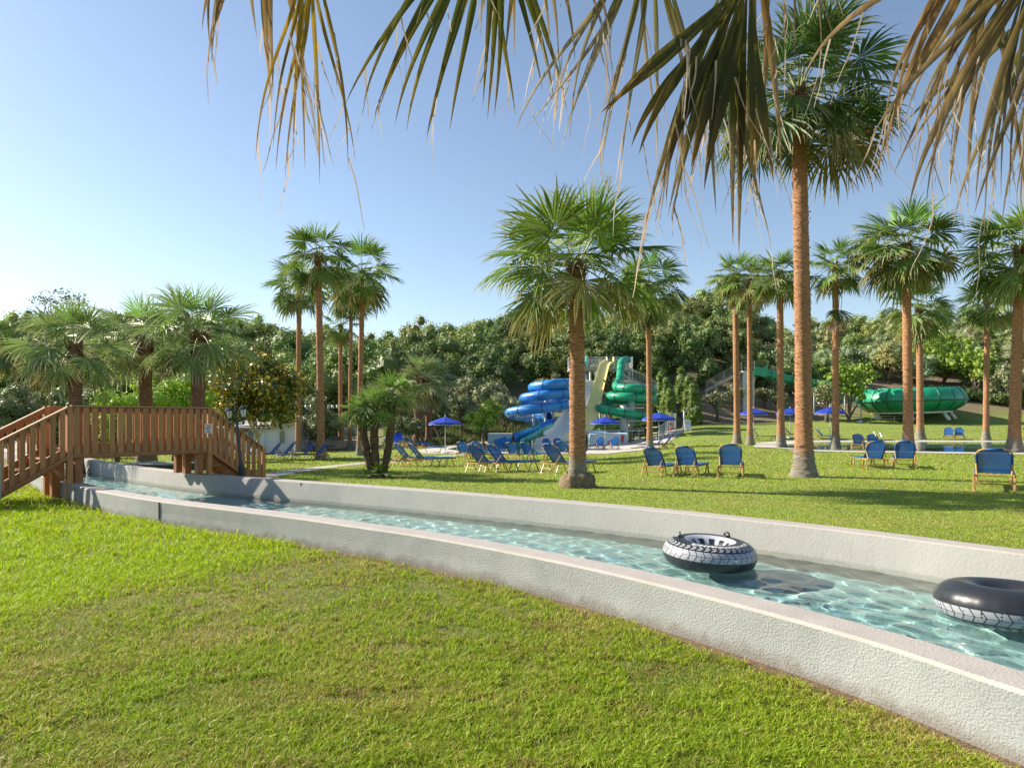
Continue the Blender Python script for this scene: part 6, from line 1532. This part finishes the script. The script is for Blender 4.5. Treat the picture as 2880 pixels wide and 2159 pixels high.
# ------------------------------------------------------------------ river tubes
rubber = mat("black_vinyl", (.022, .024, .028), .30, spec=.6); tread_m = mat("tread_print", (.34, .35, .385), .35); silver = mat("silver_print", (.46, .475, .52), .32)
RC, RT = .335, .190
def tp(th_, ph, off=0.0):
    """point on the tube: th_ around the ring, ph around the section (0 outward, 90 up, 180 inward)"""
    r = RT + off
    return np.stack([(RC + r * np.cos(ph)) * np.cos(th_), (RC + r * np.cos(ph)) * np.sin(th_), r * np.sin(ph) * .97], -1)
def patch(mb, t0, t1, p0, p1, sk0=0.0, sk1=0.0, off=.0016, n=4, m=4, mi=0):
    """a printed block between two angles; sk0/sk1 shift its edges so blocks lean"""
    u, v = np.meshgrid(np.linspace(0, 1, n), np.linspace(0, 1, m), indexing='ij')
    V = tp(t0 + (t1 - t0) * u + sk0 * (1 - v) + sk1 * v, p0 + (p1 - p0) * v, off)
    mb.add(V.reshape(-1, 3), [(i * m + j, i * m + j + 1, (i + 1) * m + j + 1, (i + 1) * m + j) for i in range(n - 1) for j in range(m - 1)], mi=mi)
def river_tube(label, loc, up, rz, tilt, text=True):
    th = thing("swim_ring", label, "swim ring", loc, rz); th.rotation_euler = (R(tilt[0]), R(tilt[1]), rz)
    mb = MB(); nu, nv = 96, 36
    u, v = np.meshgrid(np.arange(nu) / nu * 2 * math.pi, np.arange(nv) / nv * 2 * math.pi, indexing='ij')
    V = tp(u, v) + 0
    wr = .0022 * np.sin(u * 70)[..., None] * (np.abs(((v + math.pi) % (2 * math.pi)) - math.pi) < .55)[..., None] * np.stack([np.cos(u), np.sin(u), u * 0], -1)
    mb.add((V + wr).reshape(-1, 3), [(i * nv + j, ((i + 1) % nu) * nv + j, ((i + 1) % nu) * nv + (j + 1) % nv, i * nv + (j + 1) % nv) for i in range(nu) for j in range(nv)])
    mb.build("tube_body", rubber, th, smooth=True)
    s = 1 if up else -1
    rows = MB(); N = 38; st = 2 * math.pi / N; d = R(1)
    for i in range(N):
        t = i * st; k = .40 * st; g = .06 * st
        patch(rows, t + g, t + st - g, s * d * 1, s * d * 21, -k, 0); patch(rows, t + g, t + st - g, s * d * 22.5, s * d * 40, 0, -k)
        w2 = .62 * st
        patch(rows, t + g, t + w2, s * d * 46, s * d * 54, -k, 0); patch(rows, t + g, t + w2, s * d * 55.5, s * d * 63, 0, -k * .8)
    rows.build("tread_print", tread_m, th, smooth=True)
    hubm = MB(); win = MB(); nS = 60
    for i in range(nS): patch(hubm, i / nS * 2 * math.pi, (i + 1) / nS * 2 * math.pi, s * d * 104, s * d * 178, n=2, m=12)
    for i in range(10):
        t = (i + .5) / 10 * 2 * math.pi; patch(hubm, t - .17, t + .17, s * d * 128, s * d * 155, .05, 0, .0032, 6, 6, 1)
    hubm.build("hub_print", [silver, rubber], th, smooth=True)
    if text:
        for word, tc_ in (("HIGH PERFORMANCE", -math.pi / 2), ("HIGH PERFORMANCE", math.pi / 2)):
            me = text_mesh(word, .062, bold=.0018); n = len(me.vertices); co = np.zeros(n * 3, np.float32); me.vertices.foreach_get("co", co); co = co.reshape(-1, 3)
            rr_ = RC + RT * math.cos(R(76)); t = tc_ - co[:, 0] * 1.30 / rr_; ph = R(75) - co[:, 1] / RT
            me.vertices.foreach_set("co", tp(t, ph, .0022).astype(np.float32).ravel()); me.update()
            o = bpy.data.objects.new("lettering", me); COL.objects.link(o); me.materials.clear(); me.materials.append(white_m); o.parent = th
        for a in (R(28), R(152)):
            mb = MB(); c = tp(np.array(a), np.array(R(88)), .0); ex = np.array((-math.sin(a), math.cos(a), 0))
            mb.tube([c + ex * .035 * math.cos(t) + np.array((0, 0, .012 + .045 * math.sin(t))) for t in np.linspace(0, math.pi, 9)], .011, 7)
            mb.lathe([(.001, -.004), (.045, -.004), (.03, .012), (.001, .013)], 12, c); mb.build("grab_handle", rubber, th, smooth=True)
    mb = MB(); c = tp(np.array(-1.5), np.array(R(12)), .0); mb.lathe([(.001, -.01), (.016, -.01), (.014, .014), (.001, .016)], 10, c); mb.build("valve", white_m, th, smooth=True)
    for o in th.children: o.cycles.is_caustics_receiver = True
    return th
_t1 = river_tube("inflated tyre-shaped swim ring with white tread print, upright in mid river", W(1995, 1556, 8.12), True, R(12), (2.5, 2.0))
_t2 = river_tube("inflated swim ring floating plain black side up, cut by the right edge", W(2830, 1697, 5.90), False, R(40), (-1.5, 3.5), text=False)
for _t in (_t1, _t2): _t.scale = (1.03, 1.03, .92)
# drain covers on the river bed
for px, py, lab in ((2600, 1700, "round pale drain cover on the river bed beside the black ring"), (1440, 1486, "round pale drain cover on the river bed in mid channel")):
    Y = (CAMZ + .45) * FPX / (py - HZ); c = Vector(((px - 1440) / FPX * Y, Y, -.595)); th = thing("drain_cover", lab, "drain cover", c)
    mb = MB(); mb.lathe([(.001, .02), (.10, .02), (.12, .0), (.12, -.02)], 20); o = mb.build("disc", white_p, th, autos=40); o.cycles.is_caustics_receiver = True
# expansion joints of the river walls
def joint(P, Nn, side, target, parent):
    i = int(np.argmin(np.hypot(P[:, 0] - target[0], P[:, 1] - target[1]))); p = P[i]; n = Nn[i] * side; t = np.array((-n[1], n[0]))
    mb = MB(); M_ = np.array([(t[0], n[0], 0), (t[1], n[1], 0), (0, 0, 1)])
    mb.box((p[0] - n[0] * .002, p[1] - n[1] * .002, .13), (.03, .02, .36), M_); mb.build("expansion_joint", mat("joint_dark", (.05, .07, .065), .9), bpy.data.objects[parent])
joint(NEAR, NN, 1, (-5.68, 11.0), "river_wall"); joint(FAR, FN, 1, (-4.55, 14.4), "river_wall.001")
